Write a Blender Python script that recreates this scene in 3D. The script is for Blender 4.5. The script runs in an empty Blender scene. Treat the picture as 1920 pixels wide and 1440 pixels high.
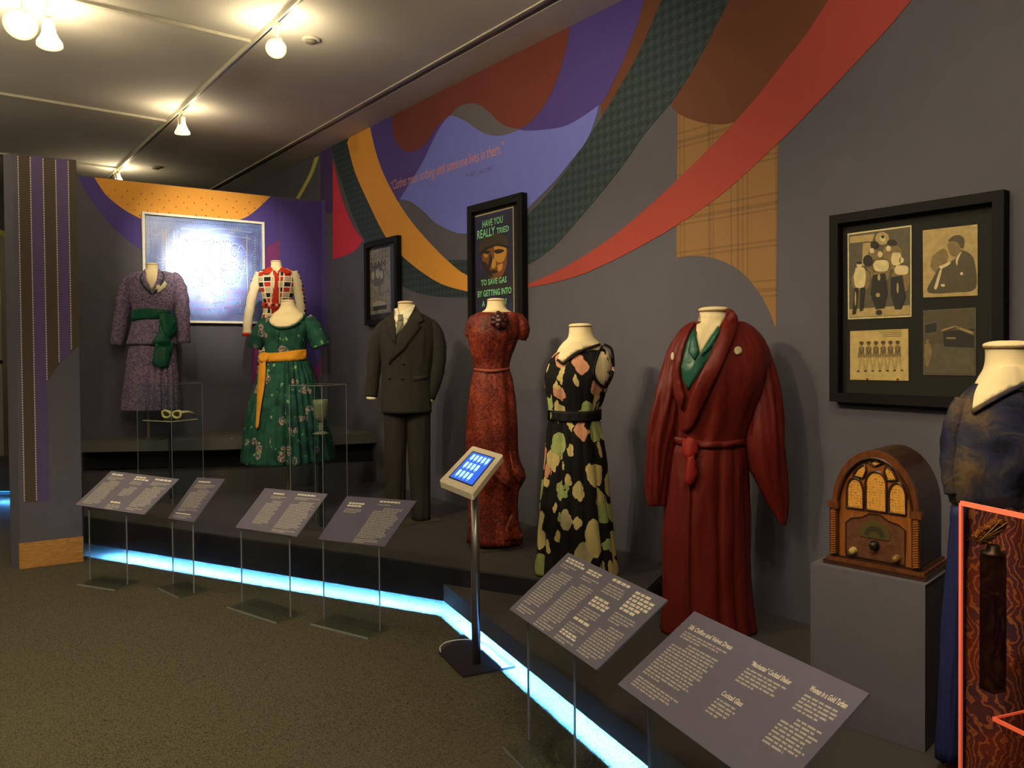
import bpy, bmesh, math, random
from mathutils import Matrix, Vector
from mathutils.bvhtree import BVHTree
from mathutils import geometry as mgeo, noise as mnoise

random.seed(11)
SC = bpy.context.scene
COL = SC.collection
PI = math.pi

# ------------------------------------------------------------------ camera
F, CX, CY, ZC = 1440.0, 960.0, 680.0, 1.55
CAMR = Matrix.Rotation(math.radians(90 - 1.0), 3, 'X') @ Matrix.Rotation(math.radians(-0.45), 3, 'Z')
CAMP = Vector((0, 0, ZC))
cam_d = bpy.data.cameras.new('camera')
cam_d.sensor_width = 36.0
cam_d.lens = F / 1920 * 36.0
cam_d.shift_y = -(720 - CY) / 1920
cam_d.clip_start = 0.05
cam = bpy.data.objects.new('camera', cam_d)
cam.matrix_world = Matrix.Translation(CAMP) @ CAMR.to_4x4()
COL.objects.link(cam)
SC.camera = cam

# ------------------------------------------------------------------ world and exposure
w = bpy.data.worlds.new('world')
SC.world = w
w.use_nodes = True
w.node_tree.nodes['Background'].inputs[0].default_value = (1.0, 0.90, 0.74, 1)
w.node_tree.nodes['Background'].inputs[1].default_value = 0.05
SC.view_settings.view_transform = 'Standard'
SC.view_settings.look = 'None'
SC.view_settings.gamma = 1
SC.view_settings.use_curve_mapping = False
SC.view_settings.exposure = 0.0
SC.cycles.transparent_max_bounces = 20
SC.cycles.use_light_tree = False
SC.cycles.max_bounces = 4
SC.cycles.diffuse_bounces = 2
SC.cycles.glossy_bounces = 2
SC.cycles.transmission_bounces = 6
SC.cycles.caustics_reflective = False
SC.cycles.caustics_refractive = False
WARM = (1.0, 0.76, 0.40)

# ------------------------------------------------------------------ pixel geometry of the place
def ray(px, py):
    return (CAMR @ Vector(((px - CX) / F, -(py - CY) / F, -1.0))).normalized()
def atY(px, py, Y):
    r = ray(px, py); return CAMP + r * (Y / r.y)
def atZ(px, py, z):
    r = ray(px, py); return CAMP + r * ((z - ZC) / r.z)
def proj(p):
    q = CAMR.transposed() @ (Vector(p) - CAMP)
    return (CX + F * q.x / -q.z, CY - F * q.y / -q.z)
class Plane:
    def __init__(s, p, n):
        s.p = Vector(p); s.n = Vector(n).normalized()
        if s.n.dot(CAMP - s.p) < 0: s.n = -s.n
    def hit(s, px, py, off=0.0):
        r = ray(px, py)
        return CAMP + r * ((s.p + s.n * off - CAMP).dot(s.n) / r.dot(s.n))

WA = math.radians(37.63)
WD = Vector((-math.sin(WA), math.cos(WA), 0))       # along the mural wall, away from us
WN = Vector((-math.cos(WA), -math.sin(WA), 0))      # out of the mural wall into the room
WC = 3.45
def wallpt(s, off, z): return WN * (-WC + off) + WD * s + Vector((0, 0, z))
MURAL = Plane(WN * -WC, WN)
ZCEIL = 1.55 + 1.92 * WC / 3.1
ZPART = 3.15
ZA, ZB, ZCT = 0.29, 0.18, 0.76                      # tops of the three platform tiers
ZUND = 0.08

# ------------------------------------------------------------------ lamps of the room and added fill lights
def spot(name, pos, target, power, angle=40, blend=0.6, color=WARM, size=0.05):
    l = bpy.data.lights.new(name, 'SPOT')
    l.energy = power; l.spot_size = math.radians(angle); l.spot_blend = blend
    l.color = color; l.shadow_soft_size = size
    o = bpy.data.objects.new(name, l)
    o.location = pos
    o.rotation_euler = (Vector(target) - Vector(pos)).to_track_quat('-Z', 'Y').to_euler()
    COL.objects.link(o)
    return o
def point(name, pos, power, color=WARM, size=0.05):
    l = bpy.data.lights.new(name, 'POINT')
    l.energy = power; l.color = color; l.shadow_soft_size = size
    o = bpy.data.objects.new(name, l); o.location = pos
    COL.objects.link(o)
    return o
ZL = ZCEIL - 0.22
LEDW = 230.0
SPILL = 12.0
# track heads in view, ones over the visitors' heads, and added fill spots
WRM2 = (1.0, .80, .50)
spot('painting_spot', wallpt(4.9, 1.75, ZL), (-2.99, 7.56, 2.38), 3000, 17, 1.0, (1.0, .90, .72), .02)
spot('painting_spot', wallpt(5.1, 1.75, ZL), (-2.9, 7.6, 2.45), 420, 38, 1.0, (1.0, .88, .66), .03)
for nm, s, off, tgt, pw, an in (
        ('track_or_fill_spot', 4.6, 2.6, (-2.2, 6.8, 1.7), 80, 60),
        ('track_or_fill_spot', 4.3, 3.4, (-1.55, 5.75, 1.55), 170, 34),
        ('track_or_fill_spot', 3.9, 3.6, (-.72, 5.7, 1.65), 170, 40),
        ('track_or_fill_spot', 3.7, 3.7, (-.1, 4.9, 1.6), 200, 40),
        ('track_or_fill_spot', 3.5, 3.8, (.4, 4.3, 1.55), 210, 38),
        ('track_or_fill_spot', 3.2, 3.9, (1.0, 3.75, 1.55), 195, 38),
        ('track_or_fill_spot', 2.0, 3.6, (1.75, 2.7, 1.55), 190, 50),
        ('track_or_fill_spot', 0.6, 2.8, (1.6, 2.2, .9), 230, 46),  # unseen spot added to brighten the orange-edged case and gown skirt
        ('wall_fill', 1.0, 1.8, (1.6, 3.5, 2.2), 45, 100),  # unseen wide floods, added to keep the upper mural wall from going dark
        ('wall_fill', 2.9, 1.8, (.2, 5.4, 2.3), 90, 110)):
    spot(nm, wallpt(s, off, ZL), tgt, pw, an, 1.0, WRM2, .045)
for s, off, tgt, pw in ((1.0, 3.6, (-2.2, 2.6, 0), 330), (3.2, 4.4, (-2.9, 4.0, 0), 210), (-.9, 3.2, (-1.5, 1.8, 0), 270)):
    spot('aisle_spot', wallpt(s, off, ZL), tgt, pw, 80, 1.0, WRM2)
for x, y in ((-1.2, .8), (-4.6, 2.2), (-3.2, -.8), (-5.2, 5.2), (.6, 1.6)):
    point('spill_or_fill', (x, y, ZL - .12), 40.0, (1.0, .84, .56), .05)  # unseen fill points added to even out the ceiling brightness


# ------------------------------------------------------------------ helpers
def lin(c):
    c = c / 255.0
    return c / 12.92 if c <= 0.04045 else ((c + 0.055) / 1.055) ** 2.4
def rgb(c): return (lin(c[0]), lin(c[1]), lin(c[2]), 1.0)

class NT:
    """small helper for node materials"""
    def __init__(s, name):
        s.m = bpy.data.materials.new(name); s.m.use_nodes = True
        s.t = s.m.node_tree; s.b = s.t.nodes['Principled BSDF']
    def n(s, kind, **kw):
        nd = s.t.nodes.new(kind)
        for k, v in kw.items():
            if k.startswith('i_'):
                nd.inputs[k[2:].replace('_', ' ')].default_value = v
            else: setattr(nd, k, v)
        return nd
    def l(s, a, b): s.t.links.new(a, b)
    def coord(s, which='Object', scale=(1, 1, 1), rot=(0, 0, 0)):
        tc = s.n('ShaderNodeTexCoord'); mp = s.n('ShaderNodeMapping')
        mp.inputs['Scale'].default_value = scale; mp.inputs['Rotation'].default_value = rot
        s.l(tc.outputs[which], mp.inputs['Vector']); return mp.outputs['Vector']
    def math(s, op, a, b=None, clamp=False):
        nd = s.n('ShaderNodeMath', operation=op); nd.use_clamp = clamp
        for i, v in enumerate((a, b)):
            if v is None: continue
            if isinstance(v, (int, float)): nd.inputs[i].default_value = v
            else: s.l(v, nd.inputs[i])
        return nd.outputs[0]
    def mix(s, fac, a, b):
        nd = s.n('ShaderNodeMix', data_type='RGBA')
        for sock, v in ((nd.inputs[0], fac), (nd.inputs[6], a), (nd.inputs[7], b)):
            if isinstance(v, (int, float)): sock.default_value = v
            elif isinstance(v, tuple): sock.default_value = v
            else: s.l(v, sock)
        return nd.outputs[2]
    def ramp(s, fac, stops, interp='LINEAR'):
        nd = s.n('ShaderNodeValToRGB'); cr = nd.color_ramp; cr.interpolation = interp
        while len(cr.elements) < len(stops): cr.elements.new(0.5)
        for e, (p, c) in zip(cr.elements, stops): e.position = p; e.color = c
        s.l(fac, nd.inputs[0]); return nd.outputs[0]
    def noise(s, vec, scale, detail=3, dist=0.0):
        nd = s.n('ShaderNodeTexNoise'); nd.inputs['Scale'].default_value = scale
        nd.inputs['Detail'].default_value = detail; nd.inputs['Distortion'].default_value = dist
        s.l(vec, nd.inputs['Vector']); return nd
    def bump(s, h, strength=0.3, dist=0.002):
        nd = s.n('ShaderNodeBump'); nd.inputs['Strength'].default_value = strength
        nd.inputs['Distance'].default_value = dist
        s.l(h, nd.inputs['Height']); s.l(nd.outputs[0], s.b.inputs['Normal'])
    def base(s, c):
        if isinstance(c, tuple): s.b.inputs['Base Color'].default_value = c
        else: s.l(c, s.b.inputs['Base Color'])

MATS = {}
def mat(name, c, rough=0.6, metal=0.0, var=0.06, nscale=25, bump=0.0, emis=None, spec=None, coat=0):
    """a plain painted or cloth-like surface with slight mottling"""
    if name in MATS: return MATS[name]
    t = NT(name); v = t.coord()
    nz = t.noise(v, nscale)
    a = tuple(x * (1 - var * 2) for x in rgb(c)[:3]) + (1,)
    b = tuple(min(1, x * (1 + var * 2)) for x in rgb(c)[:3]) + (1,)
    t.base(t.mix(nz.outputs[0], a, b))
    t.b.inputs['Roughness'].default_value = rough
    t.b.inputs['Metallic'].default_value = metal
    if spec is not None: t.b.inputs['Specular IOR Level'].default_value = spec
    if coat: t.b.inputs['Coat Weight'].default_value = coat
    if bump: t.bump(nz.outputs[0], bump)
    if emis:
        t.b.inputs['Emission Color'].default_value = rgb(emis[0])
        t.b.inputs['Emission Strength'].default_value = emis[1]
    MATS[name] = t.m
    return t.m

def acrylic(name, tint=(250, 253, 254), refl=0.5, rough=0.02):
    if name in MATS: return MATS[name]
    m = bpy.data.materials.new(name); m.use_nodes = True
    t = m.node_tree; t.nodes.remove(t.nodes['Principled BSDF'])
    out = t.nodes['Material Output']
    tr = t.nodes.new('ShaderNodeBsdfTransparent'); tr.inputs[0].default_value = rgb(tint)
    gl = t.nodes.new('ShaderNodeBsdfGlossy'); gl.inputs['Roughness'].default_value = rough
    fr = t.nodes.new('ShaderNodeLayerWeight'); fr.inputs[0].default_value = .5
    pw = t.nodes.new('ShaderNodeMath'); pw.operation = 'POWER'; pw.inputs[1].default_value = 4.0
    mu = t.nodes.new('ShaderNodeMath'); mu.operation = 'MULTIPLY_ADD'; mu.inputs[1].default_value = refl; mu.inputs[2].default_value = 0.03 * refl
    t.links.new(fr.outputs['Facing'], pw.inputs[0])
    mx = t.nodes.new('ShaderNodeMixShader')
    t.links.new(pw.outputs[0], mu.inputs[0]); t.links.new(mu.outputs[0], mx.inputs[0])
    t.links.new(tr.outputs[0], mx.inputs[1]); t.links.new(gl.outputs[0], mx.inputs[2])
    t.links.new(mx.outputs[0], out.inputs[0])
    MATS[name] = m
    return m

def link(o, parent=None):
    COL.objects.link(o)
    if parent is not None: o.parent = parent
    return o
def wloc(o):
    v = Vector((0, 0, 0))
    while o is not None: v = v + o.location; o = o.parent
    return v
def tag(o, label, cat, group=None):
    o['label'] = label; o['category'] = cat
    if group: o['group'] = group
    return o
def thing(name, loc, label, cat, group=None):
    o = bpy.data.objects.new(name, None); o.empty_display_size = 0.1
    o.location = loc; link(o)
    return tag(o, label, cat, group)
def obj(name, verts, faces, m, parent=None, uvs=None, smooth=False, mids=None):
    """ONE mesh object from world-space vertices"""
    verts = [Vector(v) for v in verts]
    if parent is not None: org = wloc(parent)
    else:
        xs = [v.x for v in verts]; ys = [v.y for v in verts]; zs = [v.z for v in verts]
        org = Vector(((min(xs) + max(xs)) / 2, (min(ys) + max(ys)) / 2, min(zs)))
    me = bpy.data.meshes.new(name)
    me.from_pydata([v - org for v in verts], [], faces)
    ms = m if isinstance(m, (list, tuple)) else [m]
    for x in ms: me.materials.append(x)
    if mids:
        for p, i in zip(me.polygons, mids): p.material_index = i
    if uvs:
        ul = me.uv_layers.new(name='uv')
        for p in me.polygons:
            for li in p.loop_indices:
                ul.data[li].uv = uvs[p.index][li - p.loop_start]
    if smooth:
        me.polygons.foreach_set('use_smooth', [True] * len(me.polygons))
    me.update()
    bm = bmesh.new(); bm.from_mesh(me)
    bmesh.ops.recalc_face_normals(bm, faces=bm.faces)
    bm.to_mesh(me); bm.free()
    o = bpy.data.objects.new(name, me)
    if parent is None: o.location = org
    return link(o, parent)
def struct(name, *a, **k):
    o = obj(name, *a, **k); o['kind'] = 'structure'; return o

class MB:
    """collects pieces of ONE mesh"""
    def __init__(s): s.v = []; s.f = []; s.mi = []
    def add(s, v, f, mi=0):
        k = len(s.v); s.v += [Vector(x) for x in v]; s.f += [tuple(i + k for i in x) for x in f]
        s.mi += [mi] * len(f); return s
    def box(s, c, ax, ay, az, mi=0):
        """centre and three half-extent vectors"""
        c, ax, ay, az = Vector(c), Vector(ax), Vector(ay), Vector(az)
        v = [c + ax * i + ay * j + az * k for k in (-1, 1) for j in (-1, 1) for i in (-1, 1)]
        return s.add(v, [(0, 2, 3, 1), (4, 5, 7, 6), (0, 1, 5, 4), (2, 6, 7, 3), (0, 4, 6, 2), (1, 3, 7, 5)], mi)
    def prism(s, pts, vec, mi=0):
        pts = [Vector(p) for p in pts]; vec = Vector(vec); n = len(pts)
        f = [tuple(range(n)), tuple(range(2 * n - 1, n - 1, -1))]
        f += [(i, (i + 1) % n, (i + 1) % n + n, i + n) for i in range(n)]
        return s.add(pts + [p + vec for p in pts], f, mi)
    def tube(s, pts, radii, seg=10, cap=True, mi=0, flat=1.0, flatdir=None):
        pts = [Vector(p) for p in pts]
        if not isinstance(radii, (list, tuple)): radii = [radii] * len(pts)
        rings = []; prev = None
        for i, p in enumerate(pts):
            d = (pts[min(i + 1, len(pts) - 1)] - pts[max(i - 1, 0)]).normalized()
            ref = Vector(flatdir) if flatdir is not None else (prev if prev is not None else (Vector((0, 0, 1)) if abs(d.z) < .9 else Vector((0, 1, 0))))
            a = ref - d * ref.dot(d)
            if a.length < 1e-5: a = d.orthogonal()
            a.normalize(); b = d.cross(a); prev = a
            rings.append([p + a * (math.cos(t) * radii[i] * flat) + b * (math.sin(t) * radii[i])
                          for t in [2 * PI * k / seg for k in range(seg)]])
        v = [x for r in rings for x in r]; f = []
        for i in range(len(rings) - 1):
            for k in range(seg):
                f.append((i * seg + k, i * seg + (k + 1) % seg, (i + 1) * seg + (k + 1) % seg, (i + 1) * seg + k))
        if cap: f += [tuple(range(seg)), tuple(range(len(v) - 1, len(v) - seg - 1, -1))]
        return s.add(v, f, mi)
    def lathe(s, c, axis, prof, seg=24, mi=0):
        """prof: (distance along axis, radius)"""
        axis = Vector(axis).normalized(); c = Vector(c)
        return s.tube_raw([c + axis * h for h, r in prof], axis, [max(r, 1e-4) for h, r in prof], seg, mi)
    def tube_raw(s, pts, axis, radii, seg, mi):
        a = axis.orthogonal().normalized(); b = axis.cross(a); v = []; f = []
        for p, r in zip(pts, radii):
            v += [p + a * (math.cos(2 * PI * k / seg) * r) + b * (math.sin(2 * PI * k / seg) * r) for k in range(seg)]
        for i in range(len(pts) - 1):
            for k in range(seg):
                f.append((i * seg + k, i * seg + (k + 1) % seg, (i + 1) * seg + (k + 1) % seg, (i + 1) * seg + k))
        f += [tuple(range(seg)), tuple(range(len(v) - 1, len(v) - seg - 1, -1))]
        return s.add(v, f, mi)
    def quad(s, a, b, c, d, mi=0): return s.add([a, b, c, d], [(0, 1, 2, 3)], mi)
    def build(s, name, m, parent=None, smooth=False): return obj(name, s.v, s.f, m, parent, smooth=smooth, mids=s.mi)

def smooth_pts(pts, n=4, closed=False):
    """Catmull-Rom through points of any dimension"""
    out = []; N = len(pts); rng = range(N if closed else N - 1)
    for i in rng:
        g = lambda k: pts[k % N] if closed else pts[min(max(k, 0), N - 1)]
        p0, p1, p2, p3 = g(i - 1), g(i), g(i + 1), g(i + 2)
        for j in range(n):
            t = j / n
            out.append(tuple(0.5 * (2 * b + (c - a) * t + (2 * a - 5 * b + 4 * c - d) * t * t + (3 * b - a - 3 * c + d) * t ** 3)
                             for a, b, c, d in zip(p0, p1, p2, p3)))
    if not closed: out.append(tuple(pts[-1]))
    return out
def S(pts, n=4): return smooth_pts(pts, n)
def circ(cx, cy, rx, ry=None, n=20, rot=0.0):
    ry = rx if ry is None else ry; c, s_ = math.cos(rot), math.sin(rot)
    return [(cx + rx * math.cos(t) * c - ry * math.sin(t) * s_, cy + rx * math.cos(t) * s_ + ry * math.sin(t) * c)
            for t in [2 * PI * k / n for k in range(n)]]

def clipz(pts, zmax):
    out = []
    for i, a in enumerate(pts):
        b = pts[(i + 1) % len(pts)]
        if a.z <= zmax: out.append(a)
        if (a.z <= zmax) != (b.z <= zmax): out.append(a.lerp(b, (zmax - a.z) / (b.z - a.z)))
    return out
def flat(name, plane, polys, off, m, parent, thick=0.0012, zmax=None):
    """flat paint, paper or print: one or more pixel outlines laid on a real plane"""
    b = MB()
    for pl in polys:
        pts = [plane.hit(x, y, off) for x, y in pl]
        if zmax: pts = clipz(pts, zmax)
        if len(pts) > 2: b.prism(pts, plane.n * -thick)
    return b.build(name, m, parent)

_dg = None
def text_mesh(txt, bold=0.0, spacing=1.0):
    cu = bpy.data.curves.new('t', 'FONT'); cu.body = txt; cu.offset = bold; cu.resolution_u = 2
    cu.space_character = spacing
    o = bpy.data.objects.new('t', cu); COL.objects.link(o)
    dg = bpy.context.evaluated_depsgraph_get(); dg.update()
    me = o.evaluated_get(dg).to_mesh()
    v = [(p.co.x, p.co.y) for p in me.vertices]; f = [tuple(p.vertices) for p in me.polygons]
    bpy.data.objects.remove(o); bpy.data.curves.remove(cu)
    return v, f
def text_on(b, txt, O, U, V, n, bold=0.0, spacing=1.0, mi=0, ascent=0.72):
    """text filling the run O -> O+U, cap height V"""
    v, f = text_mesh(txt, bold, spacing)
    x0 = min(p[0] for p in v); x1 = max(p[0] for p in v)
    b.add([O + U * ((x - x0) / (x1 - x0)) + V * (y / ascent) + n * 0.0004 for x, y in v], f, mi)
    return b

# ------------------------------------------------------------------ cloth builders
def loft_rows(rows, D, sub=4):
    """rows of (py, xl, xr, depth ratio) -> smooth rows (z, cx, hx, k, cy)"""
    rr = []
    for r in rows:
        py, xl, xr = r[:3]; k = r[3] if len(r) > 3 else 0.62; dy = r[4] if len(r) > 4 else 0.0
        a, c = atY(xl, py, D), atY(xr, py, D)
        rr.append(((a.z + c.z) / 2, (a.x + c.x) / 2, abs(c.x - a.x) / 2, k, D + dy))
    return smooth_pts(rr, sub)
def folds(n, amp, p=1.2, seed=1, lo=0.0):
    rd = random.Random(seed); ph = [rd.uniform(0, 6.3) for _ in range(4)]
    def fn(a, t):
        s = math.sin(n * a + ph[0] + 0.8 * math.sin(2 * a + ph[1])) + 0.5 * math.sin((n * 1.6) // 1 * a + ph[2] + 0.6 * math.sin(3 * a + ph[3]))
        return 1 + amp * (lo + (1 - lo) * t ** p) * s
    return fn
def pleats(n, amp, seed=1, lo=0.3, p=.8):
    rd = random.Random(seed); ph = [rd.uniform(0, 6.3) for _ in range(4)]
    def fn(a, t):
        x = n * a / 2 + ph[0] + .5 * math.sin(2 * a + ph[1]) + .3 * math.sin(5 * a + ph[2])
        d = (1 - abs(math.sin(x))) ** 2 * (.6 + .4 * math.sin(3 * a + ph[3]))
        return 1 - amp * (lo + (1 - lo) * t ** p) * d
    return fn
def loft(name, rows, D, m, parent, seg=72, sub=4, fold=None, cap=True, power=2.0, hem=None, wr=0.0):
    R = loft_rows(rows, D, sub); N = len(R); v = []; f = []; uv = []
    per = 2 * PI * sum(r[2] for r in R) / N * 0.8
    for i, (z, cx, hx, k, cy) in enumerate(R):
        t = i / (N - 1)
        for j in range(seg):
            a = 2 * PI * j / seg; g = fold(a, t) if fold else 1.0
            sn, cs = math.sin(a), math.cos(a)
            e = 2.0 / power
            x = math.copysign(abs(sn) ** e, sn); y = math.copysign(abs(cs) ** e, cs)
            zz = z + (hem(a) * t ** 6 if hem else 0)
            if wr and hx > 1e-6:
                q = Vector((math.sin(a) * 2.2 + cx * 7, math.cos(a) * 2.2, z * 2.6 + cx * 3))
                g += wr / hx * (mnoise.noise(q * 1.6) + .6 * abs(mnoise.noise(q * 3.7)) - .15 + .3 * mnoise.noise(Vector((q.x * 3, q.y * 3, q.z * 9))))
            v.append(Vector((cx + hx * x * g, cy - hx * k * y * g, zz)))
    for i in range(N - 1):
        for j in range(seg):
            j2 = (j + 1) % seg
            f.append((i * seg + j, i * seg + j2, (i + 1) * seg + j2, (i + 1) * seg + j))
            u0, u1 = j / seg * per, (j + 1) / seg * per
            uv.append(((u0, R[i][0]), (u1, R[i][0]), (u1, R[i + 1][0]), (u0, R[i + 1][0])))
    if cap:
        f.append(tuple(range(seg))); uv.append([(0, 0)] * seg)
        f.append(tuple(range((N - 1) * seg, N * seg))); uv.append([(0, 0)] * seg)
    o = obj(name, v, f, m, parent, uvs=uv, smooth=True)
    o['_tmp'] = 1; del o['_tmp']
    SURF[o.name] = (v, f)
    return o
SURF = {}
def bvh(*objs):
    V, Fc = [], []
    for o in objs:
        v, f = SURF[o.name]; k = len(V); V += v; Fc += [tuple(i + k for i in x) for x in f]
    return BVHTree.FromPolygons(V, Fc)
def patch(name, poly, tree, m, parent, off=0.004, thick=0.006, grid=6.0, puff=0.0, Dfall=None, smooth=True):
    """cloth appliqué: an outline laid onto the garment's own surface"""
    n = len(poly)
    pts = [Vector(p) for p in poly]
    x0, x1 = min(p.x for p in pts), max(p.x for p in pts); y0, y1 = min(p.y for p in pts), max(p.y for p in pts)
    def inside(x, y):
        c = False; j = n - 1
        for i in range(n):
            a, b = pts[i], pts[j]
            if (a.y > y) != (b.y > y) and x < (b.x - a.x) * (y - a.y) / (b.y - a.y) + a.x: c = not c
            j = i
        return c
    def edge(x, y):
        q = Vector((x, y)); best = 1e9
        for i in range(n):
            a, b = pts[i], pts[(i + 1) % n]; d = b - a
            t = max(0, min(1, (q - a).dot(d) / max(d.length_squared, 1e-9)))
            best = min(best, (q - a - d * t).length)
        return best
    ins = []
    y = y0 + grid / 2
    while y < y1:
        x = x0 + grid / 2
        while x < x1:
            if inside(x, y) and edge(x, y) > grid * 0.35: ins.append(Vector((x, y)))
            x += grid
        y += grid
    vs, es, fs, *_ = mgeo.delaunay_2d_cdt(pts + ins, [(i, (i + 1) % n) for i in range(n)], [], 1, 1e-4)
    emax = max([edge(p.x, p.y) for p in ins] + [1e-6])
    front, back = [], []; last = Dfall
    dists = []
    for q in vs:
        r = ray(q.x, q.y); h = tree.ray_cast(CAMP, r)
        dists.append(h[3] if h[0] is not None else None)
    good = [d for d in dists if d is not None]
    fallback = sum(good) / len(good) if good else 3.0
    for q, d in zip(vs, dists):
        r = ray(q.x, q.y)
        if d is None:
            nb = sorted(((q - q2).length, d2) for q2, d2 in zip(vs, dists) if d2 is not None)
            d = nb[0][1] if nb else fallback
        pf = puff * math.sqrt(max(0, min(1, edge(q.x, q.y) / emax))) if puff else 0
        front.append(CAMP + r * (d - off - pf)); back.append(CAMP + r * (d - off + thick))
    k = len(front); faces = [tuple(x) for x in fs] + [tuple(i + k for i in reversed(x)) for x in fs]
    cnt = {}
    for x in fs:
        for i in range(len(x)):
            e = tuple(sorted((x[i], x[(i + 1) % len(x)]))); cnt[e] = cnt.get(e, 0) + 1
    faces += [(a, b, b + k, a + k) for (a, b), c in cnt.items() if c == 1]
    return obj(name, front + back, faces, m, parent, smooth=smooth)
def sleeve(name, path, D, m, parent, seg=28, flat_=0.85, dyo=0.0, wr=0.07, seed=3):
    """path rows (px, py, radius px, dy)"""
    rd = random.Random(seed); P = smooth_pts([tuple(p) if len(p) == 4 else (*p, 0.0) for p in path], 5)
    b = MB(); pts = [atY(p[0], p[1], D) + Vector((0, p[3] + dyo, 0)) for p in P]
    rad = [p[2] * D / F * (1 + wr * math.sin(i * 1.9 + seed) * (0.4 + 0.6 * rd.random())) for i, p in enumerate(P)]
    b.tube(pts, rad, seg, True, 0, flat_, (0, 1, 0))
    am = sum(rad) / len(rad) * 1.6 * wr
    b.v = [v + Vector((mnoise.noise(v * 16 + Vector((seed, 0, 0))), mnoise.noise(v * 16 + Vector((0, seed, 9))), .5 * mnoise.noise(v * 16 + Vector((5, 3, seed))))) * am for v in b.v]
    o = b.build(name, m, parent, smooth=True); SURF[o.name] = (b.v, b.f)
    return o

# ------------------------------------------------------------------ surface materials
def carpet():
    t = NT('carpet'); v = t.coord('Object')
    n1 = t.noise(v, 2.5, 3); vl = t.n('ShaderNodeTexVoronoi'); vl.inputs['Scale'].default_value = 150; t.l(v, vl.inputs['Vector']); n2 = vl
    rows = t.n('ShaderNodeTexWave'); rows.inputs['Scale'].default_value = 55; rows.inputs['Distortion'].default_value = 2.5
    rows.inputs['Detail'].default_value = 2
    t.l(t.coord('Object', rot=(0, 0, 0.65)), rows.inputs['Vector'])
    h = t.math('ADD', t.math('MULTIPLY', rows.outputs['Fac'], 0.6), n2.outputs[0])
    c = t.mix(t.math('MULTIPLY', h, 0.85, True), rgb((124, 119, 96)), rgb((50, 48, 38)))
    c2 = t.mix(t.math('MULTIPLY', n1.outputs[0], 0.35), c, rgb((88, 84, 66)))
    t.base(c2); t.b.inputs['Roughness'].default_value = 0.95
    t.b.inputs['Specular IOR Level'].default_value = 0.15
    t.bump(t.math('SUBTRACT', 1.0, h), 0.7, 0.006)
    return t.m
def houndstooth():
    t = NT('houndstooth paint'); tc = t.n('ShaderNodeTexCoord')
    sp = t.n('ShaderNodeSeparateXYZ'); mp = t.n('ShaderNodeMapping')
    mp.inputs['Rotation'].default_value = (0, 0, -(PI / 2 - WA) ); mp.inputs['Scale'].default_value = (1, 1, 1)
    mp.inputs['Rotation'].default_value = (0, 0, -(WA + PI / 2))
    t.l(tc.outputs['Object'], mp.inputs['Vector']); t.l(mp.outputs[0], sp.inputs[0])
    s = 1 / 0.06
    u = t.math('MULTIPLY', sp.outputs[0], s); w_ = t.math('MULTIPLY', sp.outputs[2], s)
    fu = t.math('FRACT', u); fw = t.math('FRACT', w_)
    a = t.math('GREATER_THAN', fu, 0.5); b = t.math('GREATER_THAN', fw, 0.5)
    dg = t.math('GREATER_THAN', t.math('FRACT', t.math('MULTIPLY', t.math('ADD', u, w_), 2.0)), 0.5)
    eq = t.math('COMPARE', a, b); eq.node.inputs[2].default_value = 0.1
    res = t.math('ADD', t.math('MULTIPLY', eq, a), t.math('MULTIPLY', t.math('SUBTRACT', 1.0, eq), dg))
    t.base(t.mix(res, rgb((24, 38, 44)), rgb((40, 60, 66))))
    t.b.inputs['Roughness'].default_value = 0.75
    return t.m
def plaid():
    t = NT('plaid paint'); tc = t.n('ShaderNodeTexCoord'); mp = t.n('ShaderNodeMapping')
    mp.inputs['Rotation'].default_value = (0, 0, -(WA + PI / 2))
    t.l(tc.outputs['Object'], mp.inputs['Vector']); sp = t.n('ShaderNodeSeparateXYZ'); t.l(mp.outputs[0], sp.inputs[0])
    def stripes(x, per, ws):
        f = t.math('FRACT', t.math('MULTIPLY', x, 1 / per)); tot = None
        for c, wd in ws:
            d = t.math('LESS_THAN', t.math('ABSOLUTE', t.math('SUBTRACT', f, c)), wd)
            tot = d if tot is None else t.math('MAXIMUM', tot, d)
        return tot
    a = stripes(sp.outputs[0], 0.42, [(0.1, 0.012), (0.17, 0.012), (0.24, 0.02), (0.34, 0.012), (0.62, 0.01), (0.68, 0.025)])
    b = stripes(sp.outputs[2], 0.44, [(0.12, 0.012), (0.19, 0.025), (0.3, 0.012), (0.7, 0.012), (0.76, 0.012)])
    thr = t.noise(mp.outputs[0], 160, 1)
    tot = t.math('MULTIPLY', t.math('ADD', a, b), t.math('MULTIPLY', t.math('ADD', thr.outputs[0], 0.25), 0.42), True)
    t.base(t.mix(tot, rgb((134, 99, 57)), rgb((76, 54, 34))))
    t.b.inputs['Roughness'].default_value = 0.8
    return t.m
def wood(name, a, b, scale=(1, 1, 1), rough=0.45, coat=0.0, fine=14):
    t = NT(name); v = t.coord('Object', scale)
    n = t.noise(v, fine, 5, 1.2)
    t.base(t.ramp(n.outputs[0], [(0.3, rgb(a)), (0.7, rgb(b))]))
    t.b.inputs['Roughness'].default_value = rough; t.b.inputs['Coat Weight'].default_value = coat
    t.bump(n.outputs[0], 0.08, 0.002)
    return t.m
M_WALL = mat('slate wall paint', (80, 79, 90), 0.85, var=0.04, nscale=8)
M_CEIL = mat('ceiling paint', (214, 206, 196), 0.9, var=0.03, nscale=3)
M_CTRIM = mat('ceiling trim paint', (205, 198, 180), 0.7)
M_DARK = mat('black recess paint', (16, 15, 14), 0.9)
M_PLAT = mat('charcoal platform paint', (62, 60, 60), 0.55, var=0.05, nscale=6)
M_FASC = mat('black fascia laminate', (30, 30, 36), 0.4)
M_HOUND = houndstooth(); M_PLAID = plaid()
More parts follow.
